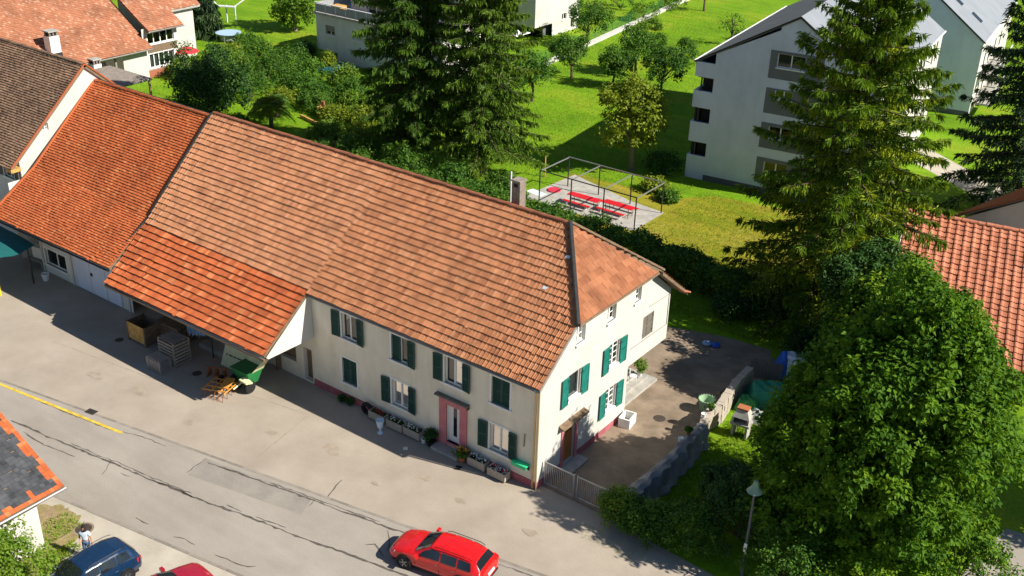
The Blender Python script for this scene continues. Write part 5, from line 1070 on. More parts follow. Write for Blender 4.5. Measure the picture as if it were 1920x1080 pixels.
# bushes along the street, lower right
for i, (x, y, rx, h, mm, lab) in enumerate([(4.3, .55, 1.0, 1.9, 'leaf_bright', 'sunlit bush at the right end of the metal gate'), (5.9, .5, 1.2, 1.8, 'leaf_mid', 'second bush along the street right of the gate'), (7.6, 1.0, 1.5, 2.2, 'leaf_mid', 'third bush along the street before the lamp post'), (9.2, 2.9, 2.0, 3.6, 'leaf_dark', 'tall dark bush behind the lamp post'), (7.9, 4.6, 1.7, 2.6, 'leaf_dark', 'dark bush left of the broad tree trunk'), (12.0, 1.3, 2.0, 3.4, 'leaf_mid', 'dark bush right of the lamp post'), (14.6, 1.6, 2.2, 3.0, 'leaf_tree', 'bush under the broad tree at the bottom edge'), (17.9, 5.2, 2.4, 4.0, 'leaf_tree', 'bush under the broad tree beside the side lane')]):
    shrub('street_bush', lab, (x, y, 0), rx, h, 440 + i, mm, int(56 + 34 * rx), 40, .15, .32)
broadleaf('corner_tree', 'bright green tree in the lower left corner before the slate roof house', 'tree', (-12.4, -19.1, 0), 3.4, 1.65, 1.45, 1.9, 460, 12, 110, 44, .16, 'leaf_bright', cr=.36, trunk_r=.1)
# grass tufts: shady garden and verge
def tufts(name, label, polys, n, h, seed, m='grass_blade'):
    rg = np.random.default_rng(seed); P = []
    for x0, x1, y0, y1, k in polys: P.append(np.stack([rg.uniform(x0, x1, k), rg.uniform(y0, y1, k), np.zeros(k) - .01], 1))
    P = np.concatenate(P); P = P[~((P[:, 0] > -23) & (P[:, 0] < -12) & (P[:, 1] > 29.2) & (P[:, 1] < 36.4)) & ~((P[:, 0] > -15.5) & (P[:, 1] > 41))]; N = len(P); d = unit(rg.normal(size=(N, 3)) * .5 + np.array([0, 0, 1])); nr = unit(rg.normal(size=(N, 3)) * np.array([1, 1, .2])); l = h * rg.uniform(.5, 1.3, N)
    V, F = leaves(P, d, nr, l, l * .22); o = npmesh(name, V, F, m, np.repeat(rg.random(N), 2)); o['kind'] = 'stuff'; o['label'] = label; o['category'] = 'grass'
tufts('garden_grass', 'shaded grass below the broad tree beside the yard wall', [(5.0, 12, 3, 13, 16000), (4.6, 8, 10, 14, 3000)], 0, .16, 501)
tufts('hedge_grass', 'shaded grass between the hedge and the yard', [(-5, 4, 19.8, 24, 9000)], 0, .15, 502)
tufts('verge_weeds', 'dry weeds beside the slate roof house', [(-14.1, -12.7, -19, -16.2, 900), (-15.6, -14.2, -16.4, -14.7, 500), (-13.6, -12.9, -17.5, -15.6, 500)], 0, .16, 503)
tufts('lawn_grass', 'uneven grass tufts over the big sunlit lawn', [(-44, -13, 28, 50, 26000), (-47, -18, 50, 100, 30000), (-12, 3, 26, 40, 9000), (-78, -46, 26, 58, 16000)], 0, .17, 505)
tufts('kerb_weeds', 'weeds along the edge of the forecourt by the gate', [(3.0, 6.5, -1.5, -.6, 260)], 0, .1, 504)

# ------------------------------------------------------------------ picnic place behind the house
sheet('picnic_pad', [(-22.4, 29.5), (-12.3, 29.4), (-12.3, 33.9), (-15.5, 34.3), (-22.0, 36.2)], .0, 'concrete')
pg = thing('pergola', 'open metal pergola frame over the concrete picnic pad', 'pergola', (-16.7, 31.7, 0))
for x in (-21, -18.1, -15.2, -12.45):
    for y in (29.75, 33.7): MB().box(x - .035, x + .035, y - .035, y + .035, 0, 2.42).build('post', 'dark_metal', pg, world=True)
    MB().box(x - .03, x + .03, 29.79, 33.66, 2.38, 2.45).build('cross_beam', 'rail_metal', pg, world=True)
for y in (29.75, 33.7): MB().box(-21.05, -12.4, y - .034, y + .034, 2.422, 2.49).build('long_beam', 'dark_metal' if y < 30 else 'rail_metal', pg, world=True)
def trestle(name, label, x, y, L, w, h, leg_m, cat):
    t = thing(name, label, cat, (x, y, 0), 0, 'red beer-garden tables and benches')
    for k in range(3 if w > .4 else 2):
        n = 3 if w > .4 else 2; y0 = -w / 2 + k * w / n; MB().box(-L / 2, L / 2, y0 + .008, y0 + w / n - .008, h - .035, h).build('plank', 'red_table', t)
    for sx in (-1, 1):
        mb = MB(); x0 = sx * (L / 2 - .3)
        for sy in (-1, 1): mb.tube([(x0, sy * w * .42, 0), (x0, sy * w * .38, h - .035)], .025, 5)
        mb.tube([(x0, -w * .4, h * .35), (x0, w * .4, h * .35)], .02, 5); mb.build('leg_frame', leg_m, t)
    for sy in (-1, 1): MB().box(-L / 2 + .15, L / 2 - .15, sy * w * .3 - .02, sy * w * .3 + .02, h - .075, h - .036).build('rail', leg_m, t)
trestle('picnic_table', 'left red picnic table on the concrete pad', -17.7, 31.0, 2.75, .75, .76, 'dark_metal', 'table'); trestle('picnic_table', 'right red picnic table on the concrete pad', -14.85, 31.45, 2.6, .75, .76, 'dark_metal', 'table')
trestle('picnic_bench', 'red bench in front of the left picnic table', -17.9, 30.2, 2.4, .3, .46, 'white_metal', 'bench'); trestle('picnic_bench', 'red bench in front of the right picnic table', -15.05, 30.55, 2.4, .3, .46, 'white_metal', 'bench')
trestle('picnic_bench', 'red bench behind the left picnic table', -17.7, 31.9, 2.4, .3, .46, 'white_metal', 'bench'); trestle('picnic_bench', 'red bench behind the right picnic table', -14.85, 32.3, 2.4, .3, .46, 'white_metal', 'bench')
tag(MB().lathe([(.55, .02), (.55, .06), (.5, .1), (.02, .1)], (-21.3, 32.2, 0), 20).build('round_mat', 'flower_red'), 'round red and white paddling tub at the left of the pad', 'tub')
sheet('grill_plate', [(-22.9, 30.6), (-21.3, 30.4), (-21.2, 31.2), (-22.8, 31.4)], .01, 'tarp_white')
tag(MB().tube([(-23.6, 34.2, 0), (-23.6, 34.2, 1.8)], .05, 6).build('lawn_post', 'timber_new'), 'slim wooden post on the lawn left of the pergola', 'post')
# ------------------------------------------------------------------ garden things, upper left
t = thing('trampoline', 'round pale blue trampoline in the upper left garden', 'trampoline', (-76.6, 46.2, 0))
MB().lathe([(1.45, .86), (1.45, .92), (1.2, .95), (.02, .93)], n=24).build('mat', 'cloth_blue', t); MB().lathe([(.95, .1), (.95, .86)], n=24, cap=False).build('net', 'sheet_grey', t)
for k in range(6): a = k * 1.047; MB().tube([(1.38 * math.cos(a), 1.38 * math.sin(a), 0), (1.38 * math.cos(a), 1.38 * math.sin(a), .9)], .04, 5).build('leg', 'rail_metal', t)
t = thing('play_frame', 'white play frame behind the trampoline', 'play frame', (-83.5, 51.8, 0), .5)
for x in (-1.1, 0, 1.1): MB().tube([(x, 0, 0), (x, 0, 2.1)], .09, 6).build('post', 'white_metal', t)
for x in (-1.1, 1.1): MB().tube([(x, 0, 2.0), (x + .5 * x, .3, 2.4), (x * 2.1, .8, 2.9)], .08, 6).build('arm', 'white_metal', t)
MB().box(-1.2, 1.2, -.3, .3, 1.9, 2.0).build('platform', 'white_metal', t)
t = thing('covered_pool', 'garden pool under a dark teal cover before the terrace house', 'pool', (-59, 45.3, 0))
MB().extrude([(-60.3, 43.7, 0), (-56.2, 43.7, 0), (-57.5, 47.2, 0), (-61.2, 47.6, 0)], (0, 0, .35)).build('cover', 'pool_blue', t, world=True)
MB().extrude([(-60.5, 43.5, 0), (-56.0, 43.5, 0), (-57.3, 47.4, 0), (-61.4, 47.8, 0)], (0, 0, .2)).build('rim', 'tarp_teal', t, world=True)
t = thing('raised_bed', 'timber-edged raised bed behind the farmhouse ridge', 'raised bed', (-47.5, 32, 0))
for a, b in (((-49.6, 31.9), (-45.6, 31.0)), ((-46, 29.2), (-42, 28.2)), ((-42, 28.2), (-41.2, 30.5))):
    MB().obox(((a[0] + b[0]) / 2, (a[1] + b[1]) / 2, .15), (math.dist(a, b), .18, .3), math.atan2(b[1] - a[1], b[0] - a[0])).build('edge_board', 'timber_new', t, world=True)
t = thing('garden_grill', 'small brick garden grill beside the raised bed', 'grill', (-48.2, 33.4, 0), .3)
MB().box(-.4, .4, -.3, .3, 0, .9).build('base', 'brick_red', t); MB().box(-.46, .46, -.36, .36, .9, 1.0).build('slab', 'timber_new', t); MB().box(-.15, .15, -.1, .1, 1.0, 1.5).build('flue', 'brick_red', t)
t = thing('sun_table', 'grey table on the lawn of the white cube house', 'table', (-46.9, 59.2, 0), .2)
MB().box(-1.4, 1.4, -.6, .6, .68, .76).build('top', 'sheet_grey', t)
for sx in (-1, 1):
    for sy in (-1, 1): MB().box(sx * 1.25 - .04, sx * 1.25 + .04, sy * .5 - .04, sy * .5 + .04, 0, .68).build('leg', 'white_metal', t)

# ------------------------------------------------------------------ things along the street front
def flowers(root, n, x0, x1, y0, y1, z, seed, cols=('flower_white',), leaf='leaf_dark', s=.07, h=.16):
    rg = np.random.default_rng(seed); P = np.stack([rg.uniform(x0, x1, n * 6), rg.uniform(y0, y1, n * 6), np.full(n * 6, z)], 1)
    d = unit(rg.normal(size=P.shape) * .7 + np.array([0, 0, .9])); l = rg.uniform(.6, 1.2, len(P)) * h; V, F = leaves(P, d, unit(rg.normal(size=P.shape)), l, l * .5); npmesh('leaves', V, F, leaf, np.repeat(rg.random(len(P)), 2), root)
    for q, c in enumerate(cols):
        P = np.stack([rg.uniform(x0, x1, n), rg.uniform(y0, y1, n), z + rg.uniform(.04, h, n)], 1); P = np.repeat(P, 4, 0) + rg.normal(0, s * .25, (n * 4, 3)); d = unit(rg.normal(size=P.shape) + np.array([0, 0, .6])); l = np.full(len(P), s); V, F = leaves(P, d, unit(rg.normal(size=P.shape) + np.array([0, 0, 1])), l, l * .9); npmesh('blossoms', V, F, c, np.repeat(rg.random(len(P)), 2), root)
PL = [(-9.75, -.34, .0, 'planter box beside the old tyre with dark plants', ('flower_red',)), (-8.5, -.36, .0, 'middle planter box of the row left of the front door', ('flower_white',)), (-7.35, -.33, .0, 'planter box with white flowers next to the small white pot', ('flower_white',)),
      (-3.2, -.3, .0, 'planter box with pale flowers right of the front door', ('flower_white', 'tarp_white')), (-1.92, -.36, .0, 'planter box with red and white flowers under the green shelf', ('flower_red', 'flower_white', 'flower_white'))]
for i, (x, y, rz, lab, fc) in enumerate(PL):
    t = thing('planter_box', lab, 'planter', (x, y, 0), rz, 'planter boxes along the house front'); L, w, h = 1.06, .46, .5
    mb = MB()
    for a in ((-L / 2, L / 2, -w / 2, -w / 2 + .04), (-L / 2, L / 2, w / 2 - .04, w / 2), (-L / 2, -L / 2 + .04, -w / 2 + .04, w / 2 - .04), (L / 2 - .04, L / 2, -w / 2 + .04, w / 2 - .04)): mb.box(*a, .08, h)
    mb.build('box', 'planter_grey', t); MB().box(-L / 2 + .04, L / 2 - .04, -w / 2 + .04, w / 2 - .04, .1, h - .06).build('soil', 'soil', t)
    for sx in (-1, 1): MB().box(sx * .42 - .05, sx * .42 + .05, -w / 2, w / 2, 0, .08).build('foot', 'timber_old', t)
    flowers(t, 16, -L / 2 + .08, L / 2 - .08, -w / 2 + .07, w / 2 - .07, h - .07, 600 + i, fc)
t = thing('old_tyre', 'black tyre leaning at the left end of the planter boxes', 'tyre', (-10.62, -.3, 0), .1)
MB().lathe([(.19, -.1), (.29, -.11), (.34, -.07), (.35, 0), (.34, .07), (.29, .11), (.19, .1), (.17, 0), (.19, -.1)], (0, 0, .35), 24, axis='Y', cap=False).build('tread', 'rubber', t, smooth=True)
def pot(name, label, loc, r_, h, m, plant=None, ph=.4, pr=.3, seed=0, fc=None, leg=0):
    t = thing(name, label, 'pot', loc)
    MB().lathe([(r_ * .62, leg), (r_ * .8, leg + h * .5), (r_, leg + h), (r_ * .86, leg + h), (r_ * .8, leg + h - .05), (.01, leg + h - .05)], n=16).build('vessel', m, t, smooth=True)
    if leg: MB().lathe([(r_ * .7, 0), (r_ * .6, .04), (r_ * .25, .1), (r_ * .25, leg - .04), (r_ * .62, leg)], n=12).build('pedestal', m, t, smooth=True)
    if plant:
        rg = np.random.default_rng(seed); n = 14; c = unit(rg.normal(size=(n, 3))) * np.array([pr, pr, ph * .45]) * .7 + np.array([0, 0, leg + h + ph * .4]); V, F, rn = clump_leaves(c, np.full(n, pr * .5), 36, .12, rg); npmesh('plant', V, F, plant, rn, t)
    if fc: flowers(t, 8, -pr, pr, -pr, pr, leg + h + ph * .3, seed + 1, fc, s=.11, h=ph * .8)
    return t
pot('urn', 'pale blue urn on a pedestal before the planter boxes', (-8.9, -1.15, 0), .22, .42, 'paint_pale', None, leg=.35)
pot('white_pot', 'small white pot beside the dark bush', (-6.62, -.4, 0), .17, .26, 'pot_white')
pot('bush_pot', 'dark green bush in a black pot left of the front door', (-6.2, -.36, 0), .26, .3, 'trim_black', 'leaf_dark', .75, .36, 611)
pot('flower_pot', 'terracotta pot with orange and yellow flowers right of the doorstep', (-4.12, -.45, 0), .24, .34, 'pot_terracotta', 'leaf_mid', .4, .28, 612, ('flower_orange', 'yellow'))
pot('plant_pot', 'left of two small dark potted plants at the pink plinth', (-12.5, -.22, 0), .16, .16, 'trim_black', 'leaf_dark', .25, .2, 613); pot('plant_pot', 'right of two small dark potted plants at the pink plinth', (-11.95, -.22, 0), .16, .16, 'trim_black', 'leaf_dark', .25, .2, 614)
tag(MB().obox((-6.95, -1.42, .05), (.22, .13, .1), .6).build('white_block', 'white_paint'), 'small white block on the paving at the shadow edge', 'block')
t = thing('shoe_mat', 'small dark sandals on the paving before the orange flowers', 'sandals', (-3.9, -1.0, 0), .3)
for y in (-.1, .1): MB().obox((0, y, .025), (.28, .1, .05), .1).build('sandal', 'trim_black', t)

# ------------------------------------------------------------------ under the lean-to
t = thing('wooden_crate', 'large wooden crate with orange-brown front panel under the lean-to', 'crate', (-25.95, -2.7, 0))
for x in (-.78, .78):
    for y in (-.55, .55): MB().box(x - .06, x + .06, y - .06, y + .06, 0, 1.25).build('corner_post', 'timber_old', t)
for k in range(5): z = .16 + k * .215; MB().box(-.76, .76, -.60, -.565, z, z + .205).build('front_board', 'timber_new', t); MB().box(-.76, .76, .565, .60, z, z + .205).build('rear_board', 'timber_old', t); MB().box(.785, .82, -.54, .54, z, z + .205).build('side_board', 'timber_old', t); MB().box(-.82, -.785, -.54, .54, z, z + .205).build('side_board', 'timber_old', t)
MB().box(-.75, .75, -.55, .55, .1, .16).build('floor', 'timber_old', t)
t = thing('lumber_stack', 'dark stack of old timber behind the wooden crate', 'timber', (-24.7, -1.5, 0), .1)
for k in range(6):
    for j in range(4): MB().obox((random.uniform(-.05, .05), -.5 + j * .33, .1 + k * .2), (1.9, .28, .16), random.uniform(-.04, .04)).build('beam', 'timber_old', t)
def slat_crate(name, label, loc, L, w, h, n, m, post, gap=.5, rz=0, cat='crate', mesh=False):
    t = thing(name, label, cat, loc, rz)
    for x in (-L / 2, L / 2 - .07):
        for y in (-w / 2, w / 2 - .07): MB().box(x, x + .07, y, y + .07, 0, h).build('post', post, t)
    for k in range(n):
        z = .08 + (h - .1) * k / n; hh = (h - .1) / n * gap
        MB().box(-L / 2, L / 2, -w / 2 - .022, -w / 2 - .001, z, z + hh).build('slat', m, t); MB().box(-L / 2, L / 2, w / 2 + .001, w / 2 + .022, z, z + hh).build('slat', m, t)
        MB().box(L / 2 + .001, L / 2 + .022, -w / 2, w / 2, z, z + hh).build('slat', m, t); MB().box(-L / 2 - .022, -L / 2 - .001, -w / 2, w / 2, z, z + hh).build('slat', m, t)
    nt_ = 7
    for k in range(nt_):
        y = -w / 2 + w * k / nt_; MB().box(-L / 2, L / 2, y + .01, y + w / nt_ * .72, h, h + .025).build('top_slat', m, t)
    if mesh:
        for k in range(9): x = -L / 2 + L * k / 8; MB().box(x - .012, x + .012, -w / 2 - .03, -w / 2 - .022, .05, h).build('wire', m, t)
slat_crate('pallet_crate', 'tall slatted pallet crate beside the wooden crate', (-22.7, -3.1, 0), 1.35, 1.1, 1.5, 7, 'timber_grey', 'timber_grey', .6)
slat_crate('metal_cage', 'low metal cage in front of the slatted pallet crate', (-22.62, -4.25, 0), 1.15, .75, .78, 6, 'rail_metal', 'rail_metal', .3, mesh=True)
t = thing('washing_line', 'pale blue washing hanging under the lean-to', 'laundry', (-22.6, -1.6, 0))
MB().tube([(-1.3, 0, 2.3), (1.3, 0, 2.3)], .015, 4).build('line', 'rail_metal', t)
for x in (-1.3, 1.3): MB().tube([(x, 0, 0), (x, 0, 2.35)], .04, 6).build('pole', 'dark_metal', t)
for x0, w, h in ((-.9, .7, 1.3), (-.1, .5, 1.1), (.5, .35, .9)):
    mb = MB(); n = 8
    for i in range(n):
        a, b = x0 + w * i / n, x0 + w * (i + 1) / n; mb.poly((a, .05 * math.sin(i * 1.7), 2.3), (b, .05 * math.sin(i * 1.7 + 1.7), 2.3), (b + .05, .12 * math.sin(i * 1.7 + 1.7), 2.3 - h - .1 * (i % 3)), (a + .05, .12 * math.sin(i * 1.7), 2.3 - h - .1 * ((i - 1) % 3)))
    mb.build('cloth', 'cloth_blue', t, fix=False)
# farm machine: green hopper with cream hoods
t = thing('seed_drill', 'green farm machine with cream hoods at the corner of the lean-to', 'farm machine', (-17.5, -2.35, 0))
mb = MB(); mb.hexa([(-.45, -.3, .35), (.45, -.3, .35), (.45, .3, .35), (-.45, .3, .35), (-.7, -.5, 1.15), (.7, -.5, 1.15), (.7, .5, 1.15), (-.7, .5, 1.15)]); mb.build('hopper', 'machine_green', t)
MB().box(-.75, .75, -.55, .55, 1.15, 1.2).build('rim', 'machine_green', t)
for pts, th in (([(-.55, .55, 1.2), (.55, .55, 1.2), (.75, .75, 2.25), (.35, .8, 2.45)], .05), ([(.75, -.3, 1.2), (.75, .5, 1.2), (1.35, .75, 2.2), (1.2, .1, 1.9)], .05)): MB().extrude(pts, (.03, -.05, .03)).build('hood', 'machine_cream', t)
MB().extrude([(.2, -.75, .75), (.75, -.75, .7), (.95, -.45, .72), (.3, -.4, .82)], (0, 0, .09)).build('guard', 'machine_cream', t)
for x in (-.62, .62): MB().lathe([(.12, -.08), (.33, -.08), (.36, 0), (.33, .08), (.12, .08)], (x, -.4, .36), 18, axis='X').build('wheel', 'rubber', t)
MB().tube([(-.2, -.5, .5), (-.4, -1.3, .35), (-.9, -1.7, .3)], .05, 6).build('drawbar', 'machine_green', t); MB().tube([(.2, -.5, .6), (.1, -1.1, .35)], .05, 6).build('drawbar', 'machine_cream', t)
t = thing('hay_tedder', 'orange hay rake with rows of tines in the sun before the lean-to', 'farm machine', (-18.1, -3.7, 0), .25)
for y in (-.65, -.25, .15, .55): MB().tube([(-.75, y, .42), (.7, y * .8, .5)], .035, 5).build('bar', 'rake_orange', t)
for x in (-.7, -.2, .35, .7): MB().tube([(x, -.7, .45), (x, .65, .5)], .03, 5).build('cross_bar', 'rake_orange', t)
for i in range(6):
    for j in range(4): x, y = -.7 + i * .27, -.62 + j * .4; MB().tube([(x, y, .45), (x - .05, y - .1, .2), (x + .03, y - .2, .02)], .018, 4).build('tine', 'rust', t)
MB().obox((.35, .1, .62), (.5, .9, .06), .1, .12).build('cover_plate', 'rake_orange', t)
for x, y in ((-.55, .75), (.6, .75)): MB().lathe([(.05, -.06), (.24, -.06), (.26, 0), (.24, .06), (.05, .06)], (x, y, .26), 16, axis='X').build('wheel', 'rubber', t)
t = thing('sign_board', 'cream board with a line of dark lettering leaning under the lean-to', 'board', (-19.4, -1.5, 0), .05)
mb = MB(); mb.hexa([(-1.05, -.25, 0), (1.05, -.25, 0), (1.05, -.2, 0), (-1.05, -.2, 0), (-1.0, .3, 1.45), (1.0, .3, 1.45), (1.0, .35, 1.45), (-1.0, .35, 1.45)]); mb.build('board', 'machine_cream', t)
for k, (x, w) in enumerate(((-.8, .12), (-.58, .3), (-.22, .22), (.06, .34))):
    f = lambda z: -.25 + .55 * z / 1.45 - .004
    mb = MB(); mb.poly((x, f(.62), .62), (x + w, f(.62), .62), (x + w, f(.70), .70), (x, f(.70), .70)); mb.build('lettering', 'shutter_green', t, fix=False)
t = thing('plough', 'rusty red plough in the shade beside the hay rake', 'farm machine', (-19.6, -2.75, 0), .4)
MB().tube([(-.6, 0, .5), (.6, 0, .55)], .05, 6).build('beam', 'rust', t)
for x in (-.5, -.05, .4): MB().extrude([(x, -.3, .0), (x + .1, .1, .02), (x + .12, .05, .5), (x, -.1, .45)], (.04, .02, 0)).build('share', 'rust', t)
pot('white_bucket', 'white bucket standing in the shade before the barn window', (-37.2, -1.95, 0), .27, .48, 'pot_white')
t = thing('old_table', 'low wooden table with a crate left of the barn window', 'table', (-39.4, -.95, 0), .1)
MB().box(-.7, .7, -.4, .4, .5, .57).build('top', 'timber_grey', t)
for x in (-.6, .6):
    for y in (-.32, .32): MB().box(x - .04, x + .04, y - .04, y + .04, 0, .5).build('leg', 'timber_grey', t)
MB().box(-.5, .4, -.1, .36, .57, 1.35).build('crate', 'plaster_offwhite', t)

# ------------------------------------------------------------------ gate, yard wall and clutter on the right
t = thing('metal_gate', 'grey metal bar gate between the house corner and the yard wall', 'gate', (1.9, .55, 0))
for x in (-1.75, -.1, .1, 1.75): MB().box(x - .04, x + .04, -.04, .04, 0, 1.38).build('post', 'rail_metal', t)
for a, b in ((-1.71, -.14), (.14, 1.71)):
    for z in (.12, 1.3): MB().box(a, b, -.025, .025, z, z + .05).build('rail', 'rail_metal', t)
    n = 15
    for k in range(n): x = a + (b - a) * (k + .5) / n; MB().box(x - .012, x + .012, -.012, .012, .17, 1.3).build('bar', 'rail_metal', t)
wl = thing('yard_wall', 'rough stone wall along the yard with a sunlit end', 'wall', (4.3, 8, 0))
WP = [(4.25, .7), (4.45, 4.5), (4.35, 8.4), (3.95, 9.6), (4.15, 10.6), (3.75, 13.4), (3.7, 15.2)]
rw = random.Random(9)
for (x0, y0), (x1, y1) in zip(WP, WP[1:]):
    L = math.dist((x0, y0), (x1, y1)); an_ = math.atan2(y1 - y0, x1 - x0)
    MB().obox(((x0 + x1) / 2, (y0 + y1) / 2, .5), (L, .3, 1.0), an_).build('core', 'stone_dark', wl, world=True)
    for r_ in range(4):
        s = -.2 * (r_ % 2)
        while s < L - .05:
            w = rw.uniform(.32, .62); s0, s1 = max(0, s), min(L, s + w); s += w
            if s1 - s0 < .08: continue
            f = ((s0 + s1) / 2) / L; MB().obox((x0 + (x1 - x0) * f, y0 + (y1 - y0) * f, .15 + r_ * .29 + rw.uniform(-.015, .015)), (s1 - s0 - .025, .40 + rw.uniform(-.04, .05), .265), an_ + rw.uniform(-.03, .03)).build('stone', 'stone_wall', wl, world=True)
t = thing('wall_tarp', 'dark plastic sheeting draped over the near part of the yard wall', 'tarpaulin', (4.4, 4.5, 0)); mb = MB(); rg = np.random.default_rng(77); NY = 42; prof_ = [(-.28, .95), (-.24, 1.18), (0, 1.24), (.26, 1.17), (.34, .8), (.42, .4), (.55, .05)]
def tq(i, j):
    y = .9 + 7.4 * i / NY; xo, z = prof_[j]; w = .07 * math.sin(i * 1.3 + j) + .06 * math.sin(i * .47 + j * 2); return (4.4 + xo + w * (1 if j > 2 else .4) + (.1 if y < 6 else -.03), y, max(.02, z + .05 * math.sin(i * .9 + j * 1.7)))
for i in range(NY):
    for j in range(len(prof_) - 1): mb.poly(tq(i, j), tq(i + 1, j), tq(i + 1, j + 1), tq(i, j + 1))
mb.build('sheet', 'tarp_dark', t, world=True, fix=False, smooth=True)
for k, (y, m, lab) in enumerate(((6.2, 'pot_white', 'pale pot on the wall top above the dark sheeting'), (7.0, 'pot_terracotta', 'terracotta pot on the wall top above the dark sheeting'), (8.9, 'pot_white', 'white pot at the bend of the yard wall'), (9.7, 'trim_black', 'black pot at the bend of the yard wall'))): pot('wall_pot', lab, (4.15 + (.1 if y < 8 else -.05), y, 1.22 if y > 8.3 else 1.26), .14, .22, m, 'leaf_mid' if k in (1, 3) else None, .2, .15, 700 + k)
t = thing('leaf_basket', 'pale green ribbed garden basket beside the yard wall', 'basket', (3.15, 11.2, 0))
MB().lathe([(.3, 0), (.36, .4), (.44, .8), (.40, .8), (.34, .3), (.02, .25)], n=18).build('basket', 'pale_green', t, smooth=True)
for k in range(18): a = k * math.pi / 9; MB().tube([(.31 * math.cos(a), .31 * math.sin(a), .02), (.45 * math.cos(a), .45 * math.sin(a), .86)], .018, 4).build('rib', 'pale_green', t)
t = thing('plank_pile', 'grey boards leaning on the far part of the yard wall', 'boards', (3.2, 13.4, 0), 1.4)
for k in range(4): MB().obox((0, .05 * k - .1, .45), (1.5, .04, .28), random.uniform(-.05, .05), .5 + .08 * k).build('board', 'timber_grey', t)
t = thing('garden_barbecue', 'concrete garden barbecue with terracotta-topped hood beside the yard wall', 'barbecue', (5.6, 10.3, 0), .12)
for x in (-.42, .3): MB().box(x, x + .12, -.3, .3, 0, .75).build('leg', 'concrete', t)
MB().box(-.5, .5, -.36, .36, .75, .87).build('slab', 'concrete', t)
for x in (-.44, .34): MB().box(x, x + .1, -.3, .34, .87, 1.2).build('cheek', 'concrete', t)
MB().box(-.34, .34, .24, .34, .87, 1.2).build('back', 'concrete', t)
MB().hexa([(-.46, -.32, 1.2), (.46, -.32, 1.2), (.46, .36, 1.2), (-.46, .36, 1.2), (-.26, -.12, 1.62), (.26, -.12, 1.62), (.26, .26, 1.62), (-.26, .26, 1.62)]).build('hood', 'concrete', t); MB().box(-.3, .3, -.16, .3, 1.62, 1.7).build('cap', 'pot_terracotta', t)
def drape(name, label, loc, L, w, h, seed, m, rz=0, cat='tarpaulin', m2=None, sag=.12):
    rg = np.random.default_rng(seed); t = thing(name, label, cat, loc, rz); NX, NY = 16, 12; ph = rg.random(4) * 6; mb = MB()
    def q(i, j):
        a, b = i / NX * 2 - 1, j / NY * 2 - 1; r_ = max(abs(a), abs(b)); z = h if r_ < .7 else h * (1 - ((r_ - .7) / .3) ** 1.2 * .93)
        z += sag * (math.sin(a * 4 + ph[0]) * math.cos(b * 5 + ph[1]) * .6 + .3 * math.sin(a * 11 + b * 7 + ph[2])) * (1 if r_ < .8 else .4); return (a * L / 2 * (1 if r_ < .95 else 1.04 + .05 * math.sin(b * 9 + ph[3])), b * w / 2, max(.03, z))
    for i in range(NX):
        for j in range(NY):
            mb.mi = 1 if (m2 and i < 4) else 0; mb.poly(q(i, j), q(i + 1, j), q(i + 1, j + 1), q(i, j + 1))
    mb.build('sheet', [m] + ([m2] if m2 else []), t, fix=False, smooth=True); MB().box(-L * .32, L * .32, -w * .32, w * .32, 0, h - .2).build('load', 'timber_old', t)
    return t
drape('green_tarp', 'green tarpaulin over a garden table behind the barbecue', (5.3, 14.2, 0), 2.3, 1.9, .95, 801, 'tarp_green', .5); drape('green_cover', 'light green plastic cover beside the green tarpaulin', (4.75, 12.9, 0), 1.2, 1.0, .7, 802, 'plastic_green', .2); drape('grey_cover', 'pale grey sheet on the ground behind the barbecue', (5.9, 12.2, 0), 1.5, 1.0, .45, 803, 'sheet_grey', .3)
drape('blue_tarp', 'blue and white tarpaulin over a wood pile beside the broad tree', (5.35, 17.9, 0), 2.4, 1.7, 1.15, 804, 'tarp_white', .45, m2='tarp_blue')
t = thing('dark_fence', 'dark board screen beside the blue and white tarpaulin', 'fence', (4.2, 16.3, 0), .25)
for k in range(9): MB().box(-.9 + k * .2, -.72 + k * .2, -.02, .02, 0, 1.15 + .04 * (k % 2)).build('board', 'stone_dark', t)
MB().box(-.95, .95, .02, .06, .9, 1.0).build('rail', 'timber_old', t)
t = thing('concrete_trough', 'white concrete trough at the rear corner of the gable', 'trough', (.5, 7.5, 0), .15)
for a in ((-.32, .32, -.45, -.37), (-.32, .32, .37, .45), (-.32, -.24, -.37, .37), (.24, .32, -.37, .37)): MB().box(*a, 0, .55).build('side', 'white_paint', t)
MB().box(-.24, .24, -.37, .37, 0, .12).build('floor', 'concrete', t)
pot('porch_plant', 'leafy pot plant on the porch steps', (-1.15, 11.5, .45), .2, .35, 'pot_white', 'leaf_bright', .9, .4, 810)
t = thing('porch_chair', 'white metal chair with rounded back on the porch steps', 'chair', (-1.05, 10.6, .45), 2.2)
MB().lathe([(.22, .42), (.22, .45), (.01, .45)], n=14).build('seat', 'white_metal', t); MB().tube([(.2 * math.cos(a), .2, .45 + .45 * math.sin(a)) for a in np.linspace(0, math.pi, 9)], .02, 5).build('backrest', 'white_metal', t)
for x in (-.15, .15):
    for y in (-.15, .15): MB().tube([(x * 1.2, y * 1.2, 0), (x, y, .43)], .016, 5).build('leg', 'white_metal', t)
t = thing('blue_bags', 'two pale blue bags lying at the edge of the shaded yard', 'bags', (.05, 17.8, 0), .3)
for x in (-.28, .26): MB().lathe([(.02, 0), (.24, .03), (.28, .12), (.18, .22), (.02, .25)], (x, 0, 0), 12).build('bag', 'tarp_blue' if x > 0 else 'cloth_blue', t, smooth=True)
